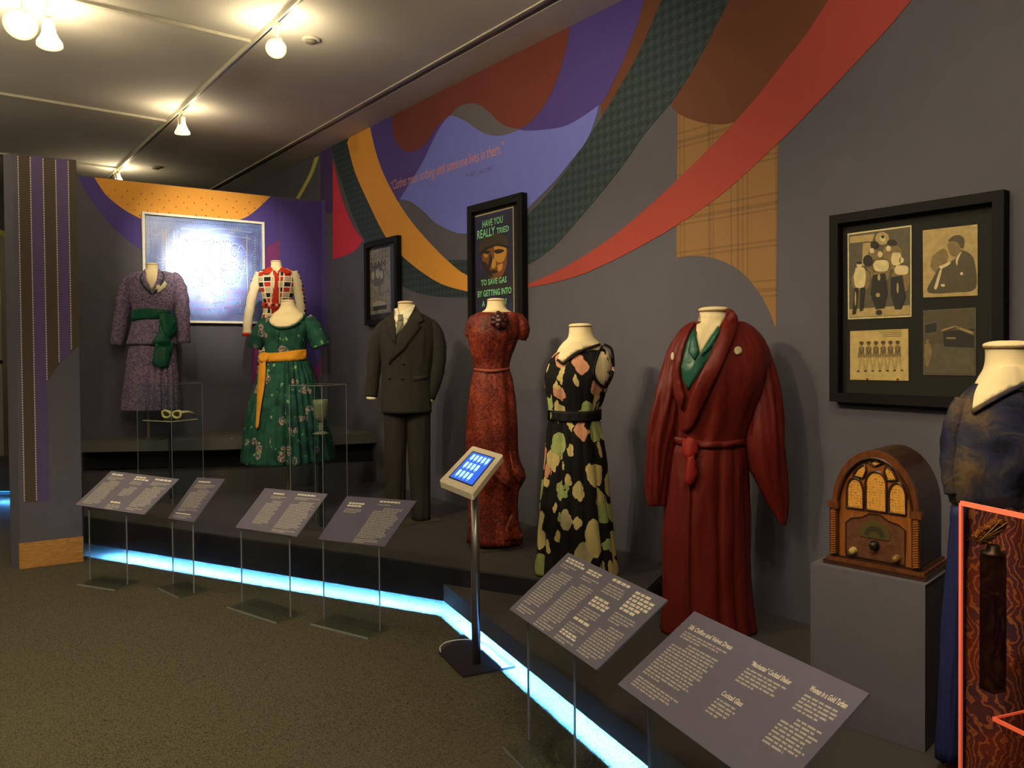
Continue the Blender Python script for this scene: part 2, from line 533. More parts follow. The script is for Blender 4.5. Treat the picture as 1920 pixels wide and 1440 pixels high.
M_PURP = mat('purple mural paint', (70, 54, 134), 0.8, var=.03)
M_PURPD = mat('plum mural paint', (66, 46, 98), 0.8, var=.03)
M_MAG = mat('magenta mural paint', (116, 44, 106), 0.8, var=.03)
M_RUST = mat('rust mural paint', (106, 44, 36), 0.8, var=.03)
M_BROWN = mat('brown mural paint', (96, 52, 30), 0.8, var=.03)
M_ORNG = mat('orange mural paint', (216, 150, 56), 0.8, var=.03)
M_PERI = mat('periwinkle mural paint', (104, 112, 204), 0.8, var=.03)
M_RED = mat('brick red mural paint', (152, 56, 48), 0.8, var=.03)
M_PINK = mat('crimson mural paint', (196, 44, 66), 0.8, var=.03)
M_GREYP = mat('warm grey mural paint', (92, 88, 98), 0.8, var=.03)
M_YEL = mat('pale yellow mural paint', (190, 180, 92), 0.8, var=.03)
M_SALM = mat('salmon lettering', (196, 132, 124), 0.7)
M_BLACK = mat('black satin', (18, 17, 16), 0.4)
M_WHITE = mat('white paint', (225, 220, 205), 0.6)

# ------------------------------------------------------------------ floor
fl = [wallpt(-5, 0, 0), wallpt(14, 0, 0), wallpt(14, 11, 0), wallpt(-5, 11, 0)]
struct('floor', [p - Vector((0, 0, .1)) for p in fl] + fl, [(0, 1, 2, 3), (4, 5, 6, 7), (0, 1, 5, 4), (1, 2, 6, 5), (2, 3, 7, 6), (3, 0, 4, 7)], carpet())

# ------------------------------------------------------------------ ceiling with its perimeter slot
SLOT = 0.30
b = MB()
up = Vector((0, 0, .12))
b.prism([wallpt(-5, SLOT + .045, ZCEIL), wallpt(14, SLOT + .045, ZCEIL), wallpt(14, 11, ZCEIL), wallpt(-5, 11, ZCEIL)], up)
ceil = b.build('ceiling', M_CEIL); ceil['kind'] = 'structure'
b = MB(); b.prism([wallpt(-5, 0, ZCEIL), wallpt(14, 0, ZCEIL), wallpt(14, SLOT, ZCEIL), wallpt(-5, SLOT, ZCEIL)], up)
b.build('ceiling_border', M_CEIL, ceil)
b = MB(); b.prism([wallpt(-5, SLOT - .002, ZCEIL + .06), wallpt(14, SLOT - .002, ZCEIL + .06), wallpt(14, SLOT + .047, ZCEIL + .06), wallpt(-5, SLOT + .047, ZCEIL + .06)], up)
b.build('ceiling_slot', M_DARK, ceil)
b = MB(); b.prism([wallpt(-5, SLOT + .08, ZCEIL - .008), wallpt(14, SLOT + .08, ZCEIL - .008), wallpt(14, SLOT + .095, ZCEIL - .008), wallpt(-5, SLOT + .095, ZCEIL - .008)], Vector((0, 0, .008)))
tr = b.build('trim_1', M_CTRIM); tr['kind'] = 'structure'
TRK = WC + (atZ(470, 76, ZCEIL).dot(WN))            # distance of the main track from the mural wall
TRK = (WC + atZ(317, 227, ZCEIL).dot(WN) + TRK) / 2
for i, (px, py) in enumerate(((470, 76), (317, 226), (222, 314))):
    s0 = atZ(px, py, ZCEIL).dot(WD)
    b = MB(); b.prism([wallpt(s0 - .02, TRK, ZCEIL - .02), wallpt(s0 + .02, TRK, ZCEIL - .02), wallpt(s0 + .02, 9, ZCEIL - .02), wallpt(s0 - .02, 9, ZCEIL - .02)], Vector((0, 0, .02)))
    tr = b.build('trim_%d' % (i + 2), M_CTRIM); tr['kind'] = 'structure'

# ------------------------------------------------------------------ mural wall
b = MB(); b.prism([wallpt(-5, 0, 0), wallpt(14, 0, 0), wallpt(14, -.15, 0), wallpt(-5, -.15, 0)], Vector((0, 0, ZCEIL + .05)))
wr = b.build('wall_right', M_WALL); wr['kind'] = 'structure'
LY = [0.0]
def mural(name, poly, m, lay):
    return flat(name, MURAL, poly if isinstance(poly[0], list) else [poly], 0.0012 * lay, m, wr, 0.0011 * lay, ZCEIL - .002)
YO = [(651, 267), (665, 321), (687, 372), (719, 437), (746, 472), (784, 505), (827, 532), (875, 546), (930, 556)]
YI = [(930, 528), (875, 516), (836, 486), (806, 456), (773, 418), (746, 378), (719, 326), (704, 283), (695, 244), (690, 215), (686, 180)]
BR_R = [(973, 242), (993, 230), (1017, 203), (1037, 167), (1053, 123), (1063, 83), (1068, 52), (1071, 10), (1068, -40)]
LOBE = [(735, 222), (737, 253), (750, 277), (770, 285), (797, 270), (820, 237), (845, 216)]
GW_T = [(845, 216), (860, 200), (884, 193.5), (901, 198), (919, 212), (936, 229), (953, 238), (973, 242)]
GW_B = [(973, 243), (950, 252), (925, 254.5), (898, 245), (871, 226), (845, 216)]
PU_B = [(973, 243), (990, 245), (1023, 243), (1057, 237), (1090, 220), (1123, 197)]
PU_R = [(1127, 193), (1137, 180), (1170, 110), (1193, 50), (1207, 0), (1215, -60)]
BL_L = [(749, 374), (789, 310), (817, 253), (836, 223), (845, 216)]
BL_B = [(983, 397), (930, 432), (873, 438), (849, 434), (817, 418), (795, 397), (773, 380), (760, 375), (749, 374)]
BL_R = [(1123, 197), (1117, 220), (1100, 263), (1070, 303), (1037, 343), (983, 397)]
HI = [(930, 470), (983, 410), (1030, 360), (1070, 307), (1123, 227), (1160, 167), (1200, 93), (1240, 0), (1262, -60)]
HO = [(1395, -60), (1367, 0), (1318, 98), (1273, 173), (1207, 253), (1160, 320), (1060, 440), (1020, 477), (983, 500), (930, 530)]
RU = [(930, 545), (983, 533), (1006, 526), (1060, 500), (1120, 463), (1180, 418), (1269, 338), (1358, 249), (1411, 191), (1464, 124), (1513, 62), (1553, 0), (1590, -60)]
RL = [(1762, -60), (1709, 0), (1660, 58), (1602, 120), (1535, 191), (1460, 267), (1358, 360), (1269, 422), (1180, 473), (1120, 502), (1087, 516), (1033, 531), (983, 540), (930, 548)]
mural('yellow_stripe', S([(590, 296), (580, 325), (566, 352), (552, 376)]) + S([(559, 376), (573, 352), (587, 325), (598, 293)]), M_YEL, 1)
mural('navy_band', [(601, 250), (623.5, 250), (623.5, 400), (601, 400)], M_PURPD, 1)
mural('houndstooth_ring', S([(624, 240), (624, 288), (646, 359), (665, 413), (690, 462), (715, 500), (746, 529), (773, 546), (817, 556), (875, 558), (930, 556)]) +
      S([(930, 487), (875, 487), (836, 487)]) + S([(775, 430), (735, 360), (690, 270), (680, 200)]), M_HOUND, 1)
mural('crimson_petal', S([(624, 300), (640, 368), (660, 420), (681, 450)]) + S([(668, 468), (648, 479), (624, 486)]), M_PINK, 2)
mural('orange_ring', S(YO) + S(YI), M_ORNG, 3)
mural('plum_field', S(YI[5:]) + [(1120, -60)] + S(PU_R[::-1]) + S(PU_B[::-1]) + S(GW_T[::-1])[1:] + S(BL_L[::-1])[1:], M_PURP, 2)
mural('rust_wave', S(LOBE) + S(GW_T)[1:] + S(BR_R)[1:] + [(725, 100)], M_RUST, 3)
mural('grey_wave', S(GW_T) + S(GW_B)[1:-1], M_GREYP, 4)
mural('periwinkle_field', S(BL_L) + S(GW_B[::-1])[1:] + S(PU_B)[1:] + S(BL_R)[1:] + S(BL_B)[1:-1], M_PERI, 3)
mural('brown_sliver', S(PU_R) + S([(1262, -60), (1240, 0), (1200, 93), (1160, 167), (1127, 222)]), M_BROWN, 1)
mural('houndstooth_sweep', S(HI) + S(HO), M_HOUND, 2)
mural('plaid_panel', [(1275, -40), (1271, 213), (1267.5, 484)] + S([(1269, 484), (1307, 480), (1347, 487), (1390, 510), (1424, 550), (1445, 590), (1455.5, 622)]) + [(1459, 267), (1462, -40)], M_PLAID, 1)
mural('brown_lobe', S([(1400, -60), (1367, 0), (1318, 98), (1273, 173), (1256, 196)]) + S([(1271, 213), (1296, 224), (1331, 232), (1376, 229), (1440, 190), (1640, -60)]), M_BROWN, 2)
mural('red_sweep', S(RU) + S(RL), M_RED, 3)
# lettering on the wall
b = MB()
O = MURAL.hit(733, 357, .004); U = MURAL.hit(945, 286.5, .004) - O
text_on(b, '“Clothes mean nothing until someone lives in them.”', O, U, Vector((0, 0, .092)), WN, 0.0, 0.95)
b.build('quotation_lettering', M_SALM, wr)
b = MB()
O = MURAL.hit(874, 333.5, .004); U = MURAL.hit(922, 319, .004) - O
text_on(b, 'MARC JACOBS', O, U, Vector((0, 0, .032)), WN, 0.0, 1.5)
b.build('name_lettering', mat('plum lettering', (88, 50, 92), .7), wr)

# ------------------------------------------------------------------ painted partition at the back
PT = [atZ(146, 328.5, ZPART), atZ(525, 369.5, ZPART), atZ(603, 376, ZPART), atZ(624, 377.6, ZPART)]
PT[3] = wallpt(PT[3].dot(WD), 0.0, ZPART)
DN = Vector((0, 0, -ZPART))
PT0 = PT[0] + (PT[0] - PT[1]).normalized() * 0.35
line = [PT0] + PT[1:]
perp = Vector((0, 0, 1)).cross(PT[1] - PT[0]).normalized() * .14
if perp.y < 0: perp = -perp
b = MB(); b.prism(line + [p + perp for p in reversed(line)], DN)
wb = b.build('wall_back', M_WALL); wb['kind'] = 'structure'
def vplane(a, c): return Plane(a, (c - a).cross(Vector((0, 0, 1))))
PP = [vplane(PT[0], PT[1]), vplane(PT[1], PT[2]), vplane(PT[2], PT[3])]
flat('purple_ring', PP[0], [[(139, 329), (524, 371), (524, 620), (470, 620)] + S([(470, 500), (380, 508), (310, 492), (267, 469), (238, 449), (210, 424), (182, 390), (160, 357), (150, 336), (146, 331)])], .0012, M_PURP, wb, zmax=ZPART)
flat('dotted_orange_arc', PP[0], [S([(176, 331), (196, 362), (219, 383), (247, 401.5), (300, 425), (350, 432), (400, 426), (452, 411), (477.5, 396), (512, 364)])], .0024, M_ORNG, wb, zmax=ZPART - .004)
rd = random.Random(4); dots = []
for r_ in range(7):
    for c_ in range(14):
        x = 205 + c_ * 23 + (r_ % 2) * 11 + rd.uniform(-3, 3); y = 346 + r_ * 11 + (x - 205) * .085 + rd.uniform(-2, 2)
        if 345 + (x - 176) * .1 < y < 430 and abs(x - 345) < 168 * math.sqrt(max(0, 1 - ((y - 335) / 98) ** 2)): dots.append(circ(x, y, 1.2, 1.5, 6))
flat('dot_print', PP[0], dots, .0034, mat('brown dots', (120, 70, 24), .8), wb, .001)
flat('magenta_band', PP[0], [[(500, 463), (524.5, 449), (524.5, 760), (472, 760), (472, 600), (490, 560)]], .0024, M_MAG, wb)
flat('purple_ring', PP[1], [[(525.5, 372), (603, 378), (603, 668)] + S([(590, 690), (560, 712), (526, 720)])], .0012, M_PURP, wb, zmax=ZPART)
flat('magenta_band', PP[1], [[(525.5, 716), (560, 706), (590, 684), (603, 664), (603, 700), (575, 742), (525.5, 760)]], .0006, M_MAG, wb, .0005)
flat('purple_ring', PP[2], [[(603.3, 378)] + S([(624, 379), (623, 500), (620, 590), (612, 645), (603.3, 668)])], .0012, M_PURP, wb, zmax=ZPART)

# ------------------------------------------------------------------ striped pier on the left
FL, FR = atZ(38, 1067, 0), atZ(155.6, 1052, 0)
nrm = (FR - FL).cross(Vector((0, 0, 1))).normalized()
PIER = Plane(FL, nrm)
ZP = PIER.hit(90, 294.5).z
pl = [FL, FR, FR + Vector((-.16, .12, 0)), FL + Vector((-.04, .2, 0)), FL + Vector((-.085, .03, 0))]
b = MB(); b.prism(pl, Vector((0, 0, ZP)))
wl = b.build('wall_left', M_WALL); wl['kind'] = 'structure'
kx = PIER.hit(36, 1019).z
b = MB(); o3 = PIER.n * .006
b.prism([FL + o3 - (FR - FL) * .012, FR + o3 + (FR - FL) * .01, FR - (FR - FL) * -.01, FL - (FR - FL) * .012], Vector((0, 0, kx)))
bb = b.build('baseboard_left', wood('maple baseboard', (150, 104, 50), (188, 138, 74), (1, 1, 6), .4)); bb['kind'] = 'structure'
M_STRB = mat('brown stripe paint', (66, 56, 44), .8); M_STRP = mat('violet stripe paint', (78, 62, 108), .8)
def px_at(u, z):                                           # u: pixel across the pier at its top, straight down the pier
    p = PIER.hit(u, 294.5); return Vector((p.x, p.y, z))
edges = [31, 33.5, 56.5, 80.5, 104, 127.5, 143]
zb = PIER.hit(60, 941).z
def zarc(u):                                               # lower end of the stripes
    return zb if u < 83 else None
for i, (a, c, m) in enumerate(((31, 33.5, M_STRP), (33.5, 56.5, M_STRB), (56.5, 80.5, M_STRP), (80.5, 104, M_STRB), (104, 127.5, M_STRP), (127.5, 142.6, M_STRB))):
    za = zb if i < 3 else PIER.hit({3: 89, 4: 112, 5: 135}[i], {3: 715, 4: 683, 5: 661}[i]).z
    zc_ = zb if i < 3 else PIER.hit({3: 112, 4: 135, 5: 152}[i], {3: 683, 4: 661, 5: 646}[i]).z
    q = [px_at(a, za), px_at(c, zc_), px_at(c, ZP - .003), px_at(a, ZP - .003)]
    b = MB(); b.prism([p + PIER.n * .0015 for p in q], PIER.n * -.0012); b.build('stripe', m, wl)
M_PIN = mat('white stitch paint', (196, 188, 178), .7)
for i, u in enumerate((33.5, 56.5, 80.5, 104, 127.5)):
    b = MB(); z = ZP - .02; lo = zb if i < 2 else PIER.hit((0, 0, 88, 111, 135)[i], (0, 0, 715, 684, 661)[i]).z
    dirp = (FR - FL).normalized()
    while z > lo + .012:
        b.box(px_at(u, z) + PIER.n * .0022, dirp * .0032, PIER.n * .0008, Vector((0, 0, .0062))); z -= .0185
    b.build('pinstripe', M_PIN, wl)

# ------------------------------------------------------------------ the display bay glimpsed behind the pier
q0 = atZ(-60, 945, 0); q1 = atZ(30, 943, 0)
sd = q1.dot(WD)
b = MB(); b.prism([wallpt(12.6, 0, 0), wallpt(12.6, 11, 0), wallpt(12.75, 11, 0), wallpt(12.75, 0, 0)], Vector((0, 0, ZCEIL)))
wf = b.build('wall_far', M_WALL); wf['kind'] = 'structure'
FARP = Plane(wallpt(12.6, 0, 0), WD)
flat('yellow_stripe', FARP, [[(-30, 420), (11, 434), (11, 446), (-30, 432)]], .002, M_YEL, wf)
FD = q0.y
tp = thing('display_platform', (q0 + q1) / 2 + Vector((0, .3, 0)), 'far platform with blue light glimpsed left of the striped pier', 'platform')
b = MB(); b.box(Vector((q0.x - .3, FD + .45, .25)), (1.3, 0, 0), (0, .4, 0), (0, 0, .13)); b.build('deck', M_PLAT, tp)
b = MB(); b.box(Vector((q0.x - .3, FD + .6, .07)), (1.25, 0, 0), (0, .2, 0), (0, 0, .05)); b.build('kick_plate', M_PLAT, tp)
b = MB(); b.box(Vector((q0.x - .3, FD + .1, .113)), (1.2, 0, 0), (0, .012, 0), (0, 0, .004)); b.build('led_strip', mat('blue led strip', (60, 140, 255), .5, emis=((60, 140, 255), 4)), tp)
p2 = thing('gallery_panel', atY(14, 900, 9.1) * 1.0, 'tall grey upright panel edge behind the striped pier', 'panel')
p2.location.z = 0
b = MB(); c = atY(16, 600, 9.1); b.box((c.x, 9.1, 1.45), (.047, 0, 0), (0, .2, 0), (0, 0, 1.45)); b.build('upright', mat('pale panel paint', (150, 142, 128), .7), p2)
b = MB(); b.box((c.x, 8.895, 1.45), (.05, 0, 0), (0, .012, 0), (0, 0, .02)); b.build('joint_cover', M_BLACK, p2)

# ------------------------------------------------------------------ platforms
KL, KC = atZ(158, 1018, ZUND), atZ(832, 1127, ZUND)
for p in (KL, KC): p.z = 0
dirR = Vector((.439, -.898, 0)).normalized()
KR = KC + dirR * 4.2
dirL = (KC - KL).normalized()
Wj = wallpt(PT[3].dot(WD), .003, 0)
KLb = Vector((PT[0].x, PT[0].y, 0)) - perp * .02
KRw = wallpt(KR.dot(WD), .003, 0)
Z = lambda v, z: Vector((v.x, v.y, z))
pb = thing('display_platform', Z((KL + KC) / 2, 0), 'charcoal base platform with blue light glowing under its edge', 'platform')
back = [Z(p, 0) + WN * .0 for p in (Wj,)] + [Z(PT[2], 0) - perp * .02, Z(PT[1], 0) - perp * .02, KLb]
ins = lambda p, q, d: Vector((-(q - p).normalized().y, (q - p).normalized().x, 0)) * d
nL = ins(KL, KC, 1); nL = nL if nL.y > 0 else -nL
nR = ins(KC, KR, 1); nR = nR if nR.x > 0 else -nR
b = MB(); b.prism([Z(p, .11) for p in [KL + nL * .012, KC + (nL + nR) * .012, KR + nR * .012, KRw] + back], Vector((0, 0, ZB - .11)))
b.build('deck', M_PLAT, pb)
b = MB(); b.prism([Z(KL, ZUND), Z(KC, ZUND), Z(KC + (nL + nR) * .0115, ZUND), Z(KL + nL * .0115, ZUND)], Vector((0, 0, ZB - ZUND)))
b.build('fascia', M_FASC, pb)
b = MB(); b.prism([Z(KC, ZUND), Z(KR, ZUND), Z(KR + nR * .0115, ZUND), Z(KC + (nL + nR) * .0115, ZUND)], Vector((0, 0, ZB - ZUND)))
b.build('fascia', M_PLAT, pb)
RC = .24
kc2 = KC + (nL + nR) * RC * .85
b = MB(); b.prism([Z(KL + nL * RC, 0.001), Z(kc2, 0.001), Z(KR + nR * RC, 0.001), Z(KR + nR * (RC + .05), .001), Z(kc2 + (nL + nR) * .04, .001), Z(KL + nL * (RC + .05), .001)], Vector((0, 0, .108)))
b.build('kick_plate', mat('dark blue kick plate', (14, 30, 66), .9, spec=.01), pb)
M_LED = mat('blue led strip', (60, 140, 255), .5, emis=((60, 140, 255), 4))
LED = []
for A_, B_, nn in ((KL + dirL * .25, KC, nL), (KC, KR, nR)):
    dd = (B_ - A_).normalized(); c = (A_ + B_) / 2 + nn * .034; hl = (B_ - A_).length / 2 - .02
    b = MB(); b.box(Z(c, .1085), dd * hl, nn * .006, (0, 0, .0012)); b.build('led_strip', M_LED, pb)
    LED.append((Z(c, .1065), dd, hl))
for i, (c, dd, hl) in enumerate(LED):
    l = bpy.data.lights.new('led_light', 'AREA'); l.shape = 'RECTANGLE'; l.size = hl * 2; l.size_y = .008
    l.color = (0.075, 0.34, 1.0); l.energy = LEDW * hl; l.spread = PI
    o = bpy.data.objects.new('led_light', l); o.location = c
    o.rotation_euler = (0, 0, math.atan2(dd.y, dd.x)); COL.objects.link(o)
l = bpy.data.lights.new('led_light', 'AREA'); l.shape = 'RECTANGLE'; l.size = 2.2; l.size_y = .01
l.color = (0.075, 0.34, 1.0); l.energy = LEDW * .35; l.spread = PI
o = bpy.data.objects.new('led_light', l); o.location = (q0.x - .3, FD + .1, .107); COL.objects.link(o)

EA = KL + dirL * ((KC - KL).length + 1.2)
EAw = wallpt(EA.dot(WD) + .25, .003, 0)
pa = thing('display_platform', Z((KL + KC) / 2 + nL, ZB), 'charcoal middle platform under the suit and long red dress', 'platform')
b = MB(); b.prism([Z(p, ZB) for p in [KL + nL * .002, EA, EAw] + back], Vector((0, 0, ZA - ZB - .012))); b.build('riser', M_FASC, pa)
b = MB(); b.prism([Z(p, ZA - .012) for p in [KL + nL * .002, EA, EAw] + back], Vector((0, 0, .012))); b.build('deck', M_PLAT, pa)

C0, C1, C2 = atZ(140, 828.5, ZCT), atZ(418, 823.7, ZCT), atZ(712, 811.5, ZCT)
C3 = wallpt(C2.dot(WD) + .1, .003, ZCT)
pc = thing('display_platform', Z((C0 + C1) / 2 + Vector((0, .3, 0)), ZA), 'floating grey upper shelf platform along the painted back wall', 'platform')
cb = [Z(PT[2], 0) - perp * .02, Z(PT[1], 0) - perp * .02, KLb]
b = MB(); b.prism([Z(p, ZCT - .095) for p in [C0, C1, C2, C3] + back], Vector((0, 0, .095))); b.build('shelf', mat('grey shelf paint', (84, 82, 80), .6), pc)
sh = Vector((.05, .25, 0))
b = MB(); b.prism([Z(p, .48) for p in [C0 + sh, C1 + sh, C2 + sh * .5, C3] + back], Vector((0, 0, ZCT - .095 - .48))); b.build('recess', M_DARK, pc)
b = MB(); b.prism([Z(p, ZA) for p in [C0, C1, C2 + Vector((0, .02, 0)), C3] + back], Vector((0, 0, .48 - ZA))); b.build('riser', M_PLAT, pc)

# ------------------------------------------------------------------ tracks and lamp heads
M_TRACK = mat('white track enamel', (200, 194, 176), .45); M_LAMP = mat('white lamp enamel', (214, 206, 184), .4)
M_BULB = mat('glowing bulb', (255, 238, 190), .4, emis=((255, 232, 170), 22))
M_GLOW = mat('lit reflector', (240, 228, 196), .35, emis=((255, 226, 160), 1.6))
tk = thing('light_track', wallpt(4, TRK, ZCEIL - .035), 'long white lighting track crossing the ceiling toward the back wall', 'light track')
s_end = atZ(207, 333, ZCEIL).dot(WD)
b = MB(); b.box(wallpt((s_end - 1) / 2, TRK, ZCEIL - .017), WD * ((s_end + 1) / 2), WN * .018, (0, 0, .017)); b.build('rail', M_TRACK, tk)
b = MB(); b.box(wallpt((s_end - 1) / 2, TRK, ZCEIL - .0345), WD * ((s_end + 1) / 2), WN * .006, (0, 0, .0012)); b.build('groove', M_BLACK, tk)
OFF2 = WC + atZ(96, 0, ZCEIL).dot(WN)
tk2 = thing('light_track', wallpt(2, OFF2, ZCEIL - .035), 'white lighting track holding the two lamps at the upper left corner', 'light track')
s2 = atZ(96, 0, ZCEIL).dot(WD)
b = MB(); b.box(wallpt(s2 - .55, OFF2, ZCEIL - .017), WD * .8, WN * .018, (0, 0, .017)); b.build('rail', M_TRACK, tk2)
def lamp(px, py, Dz, aim, label, off, s, size=1.0, sp=None):
    top = wallpt(s, off, ZCEIL - .034)
    h = top + Vector((0, 0, -Dz))
    L = thing('track_lamp', top, label, 'lamp', 'track lamps')
    a = Vector(aim).normalized()
    b = MB(); b.box(top + Vector((0, 0, -.012)), WD * .035, WN * .016, (0, 0, .012)); b.build('adapter', M_LAMP, L)
    b = MB(); b.tube([top + Vector((0, 0, -.02)), h - a * .02], .011, 10); b.build('stem', M_LAMP, L)
    k = size
    b = MB(); b.lathe(h - a * .075 * k, a, [(0, .0), (.0, .026 * k), (.012, .031 * k), (.06, .031 * k), (.075, .035 * k)], 24); b.build('housing', M_LAMP, L, True)
    b = MB()
    b.lathe(h, a, [(0, .034 * k), (.03 * k, .045 * k), (.06 * k, .062 * k), (.075 * k, .064 * k), (.078 * k, .058 * k), (.05 * k, .045 * k)], 28)
    b.build('reflector', M_GLOW, L, True)
    b = MB(); b.lathe(h + a * .05 * k, a, [(0, .044 * k), (.012 * k, .05 * k), (.022 * k, .038 * k), (.027 * k, .0)], 24); b.build('bulb', M_BULB, L, True)
    c = h + a * .12
    for sg in (-1, 1):
        point('spill_or_fill', h + (WD * .8 + WN * .6).normalized() * (.1 * k * sg) + Vector((0, 0, -.02)), SPILL * .5 * (sp or 1.0), (1.0, .84, .52), .03)
    return c
def track_s(px, py): return atZ(px, py, ZCEIL - .03).dot(WD)
lamp(507, 85, .13, (.15, -.8, -.75), 'blazing bare-faced track lamp at the first ceiling joint', TRK, track_s(513, 42))
lamp(337, 240, .12, (.0, .12, -1), 'small lit track lamp halfway along the ceiling track', TRK, track_s(335, 207), 1.0, .6)
lamp(218, 330, .1, (.1, .4, -1), 'far track lamp half hidden behind the orange arc partition', TRK, track_s(219, 318), 1.0, .6)
lamp(85, 35, .12, (.1, -.1, -1), 'white track lamp near the top left corner of the ceiling', OFF2, s2 + .12, 1.15, .8)
lamp(0, 50, .13, (.35, -.8, -.6), 'blazing lamp cut by the left edge of the view', OFF2 + .15, s2 - .02, 1.4, 1.0)
for px, py, lb in ((583, 73, 'round ceiling detector beside the blazing lamp'), (292, 313, 'small round ceiling detector near the far lamp')):
    c = atZ(px, py, ZCEIL)
    d = thing('ceiling_detector', c, lb, 'detector', 'ceiling detectors')
    b = MB(); b.lathe(c, (0, 0, -1), [(0, .062), (.01, .062), (.014, .055)], 28); b.build('base', M_CTRIM, d, True)
    b = MB(); b.lathe(c - Vector((0, 0, .014)), (0, 0, -1), [(0, .04), (.012, .036), (.016, .01)], 24); b.build('sensor_cap', mat('grey cap', (120, 114, 100), .6), d, True)

# ------------------------------------------------------------------ frames on the walls
M_FRAME = mat('black frame lacquer', (9, 8, 7), .65, spec=.2); M_MATB = mat('black mat board', (27, 25, 20), .8)
M_GLASS = acrylic('picture glass', (250, 250, 250), .35, .03)
def frame(name, plane, quad, bar, depth, label, cat, m_frame, m_mat, group=None, glass=True):
    """quad: pixel corners TL TR BR BL of the frame's front face"""
    TL, TR, BR, BL = [plane.hit(x, y, depth) for x, y in quad]
    # square it up on the wall
    U = (TR - TL); U.z = 0; U = U * ((U.length + (Vector((BR.x, BR.y, 0)) - Vector((BL.x, BL.y, 0))).length) / 2 / U.length)
    zt, zb_ = (TL.z + TR.z) / 2, (BL.z + BR.z) / 2
    O = Vector((TL.x + BL.x, TL.y + BL.y, 0)) / 2; O.z = zb_
    H = Vector((0, 0, zt - zb_)); n = plane.n; u = U.normalized()
    T = thing(name, O + U / 2 - n * depth, label, cat, group)
    for c, a, h in ((O + U / 2 + Vector((0, 0, bar / 2)), U / 2, Vector((0, 0, bar / 2))), (O + U / 2 + H - Vector((0, 0, bar / 2)), U / 2, Vector((0, 0, bar / 2))),
                    (O + u * bar / 2 + H / 2, u * bar / 2, H / 2 - Vector((0, 0, bar))), (O + U - u * bar / 2 + H / 2, u * bar / 2, H / 2 - Vector((0, 0, bar)))):
        b = MB(); b.box(c - n * (depth / 2 - .002), a, n * (depth / 2 - .002), h); b.build('frame_bar', m_frame, T)
    b = MB(); b.box(O + U / 2 + H / 2 - n * (depth - .009), U / 2 - u * bar * .9, n * .004, H / 2 - Vector((0, 0, bar * .9))); b.build('mat_board', m_mat, T)
    if glass:
        b = MB(); g = O + U / 2 + H / 2 - n * (depth * .35); a = U / 2 - u * bar; h = H / 2 - Vector((0, 0, bar))
        b.box(g, a, n * .001, h); b.build('glass', M_GLASS, T)
    return T, O, U, H, Plane(O - n * (depth - .014), n)

# -- blue abstract painting on the partition
T, O, U, H, PL = frame('painting', PP[0], [(268, 398), (497, 415), (497, 608), (268, 603)], .022, .05, 'large blue abstract painting in a thin white frame under the orange arc', 'painting', M_WHITE, mat('white backing', (220, 216, 205), .7), None, False)
t = NT('blue abstract paint'); v = t.coord('Object')
n1 = t.noise(v, 3.2, 4, .6); n2 = t.noise(v, 14, 3)
t.base(t.mix(t.math('MULTIPLY', n2.outputs[0], .5), t.ramp(n1.outputs[0], [(.35, rgb((92, 104, 170))), (.5, rgb((104, 132, 196))), (.68, rgb((136, 148, 190)))]), rgb((96, 100, 150))))
t.b.inputs['Roughness'].default_value = .32; t.bump(n2.outputs[0], .4, .004)
flat('canvas', PL, [[(273, 404), (493, 420), (493, 603.5), (273, 599)]], .012, t.m, T, .01)
rd = random.Random(8); yel, ink, whi, pnk = [], [], [], []
def pen(pts, w_): # a brush stroke as a thin outline
    p = smooth_pts(pts, 4); L_, R_ = [], []
    for i in range(len(p)):
        a, c = p[max(0, i - 1)], p[min(len(p) - 1, i + 1)]; dx, dy = c[0] - a[0], c[1] - a[1]; l_ = math.hypot(dx, dy) or 1
        L_.append((p[i][0] - dy / l_ * w_, p[i][1] + dx / l_ * w_)); R_.append((p[i][0] + dy / l_ * w_, p[i][1] - dx / l_ * w_))
    return L_ + R_[::-1]
for i in range(46): ink.append(circ(281 + i * 4.5, 412 + i * .33 + rd.uniform(-1, 1), .7, 1.6, 5)); pnk.append(circ(281 + i * 4.5, 590 + i * .1 + rd.uniform(-1, 1), .8, 1.3, 5))
for i in range(36): ink.append(circ(282 + rd.uniform(-1, 1), 424 + i * 4.6, .8, 1.4, 5)); ink.append(circ(486 + rd.uniform(-1, 1), 434 + i * 4.4, .8, 1.4, 5))
for i in range(18): yel.append(circ(305, 432 + i * 5, 2.4, .9, 5)); yel.append(circ(316, 440 + i * 4.6, 1.6, .9, 5)); yel.append(circ(478, 446 + i * 5, 1.4, 1.1, 5))
for i in range(20): ink.append(circ(346 + i * 4.6, 449 + 2.0 * math.sin(i) + i * .3, .9, 1.8, 5))
for c in ((404, 470, 16, 20), (372, 490, 14, 24), (432, 512, 22, 26), (388, 520, 18, 16), (440, 470, 8, 14), (350, 474, 10, 12), (452, 485, 7, 25)):
    pl_ = [(c[0] + c[2] * math.cos(q * .35), c[1] + c[3] * math.sin(q * .35)) for q in range(17)]
    whi.append(pen(pl_, .45))
    for q in range(14): ink.append(circ(c[0] + c[2] * .8 * math.cos(q * .45), c[1] + c[3] * .8 * math.sin(q * .45), .9, 1.2, 5))
for x in (312, 326, 463): yel.append(pen([(x, 430 + (x - 300) * .07), (x, 500), (x + 2, 560)], .6))
for y in (548, 562, 575): pnk.append(pen([(345, y), (390, y + 4), (440, y - 2), (482, y + 3)], .5))
for x in (385, 430, 455): pnk.append(pen([(x, 545), (x - 2, 565), (x, 590)], .5))
for y in (428, 440): whi.append(pen([(340, y), (380, y + 3), (420, y + 1), (470, y + 8)], .6))
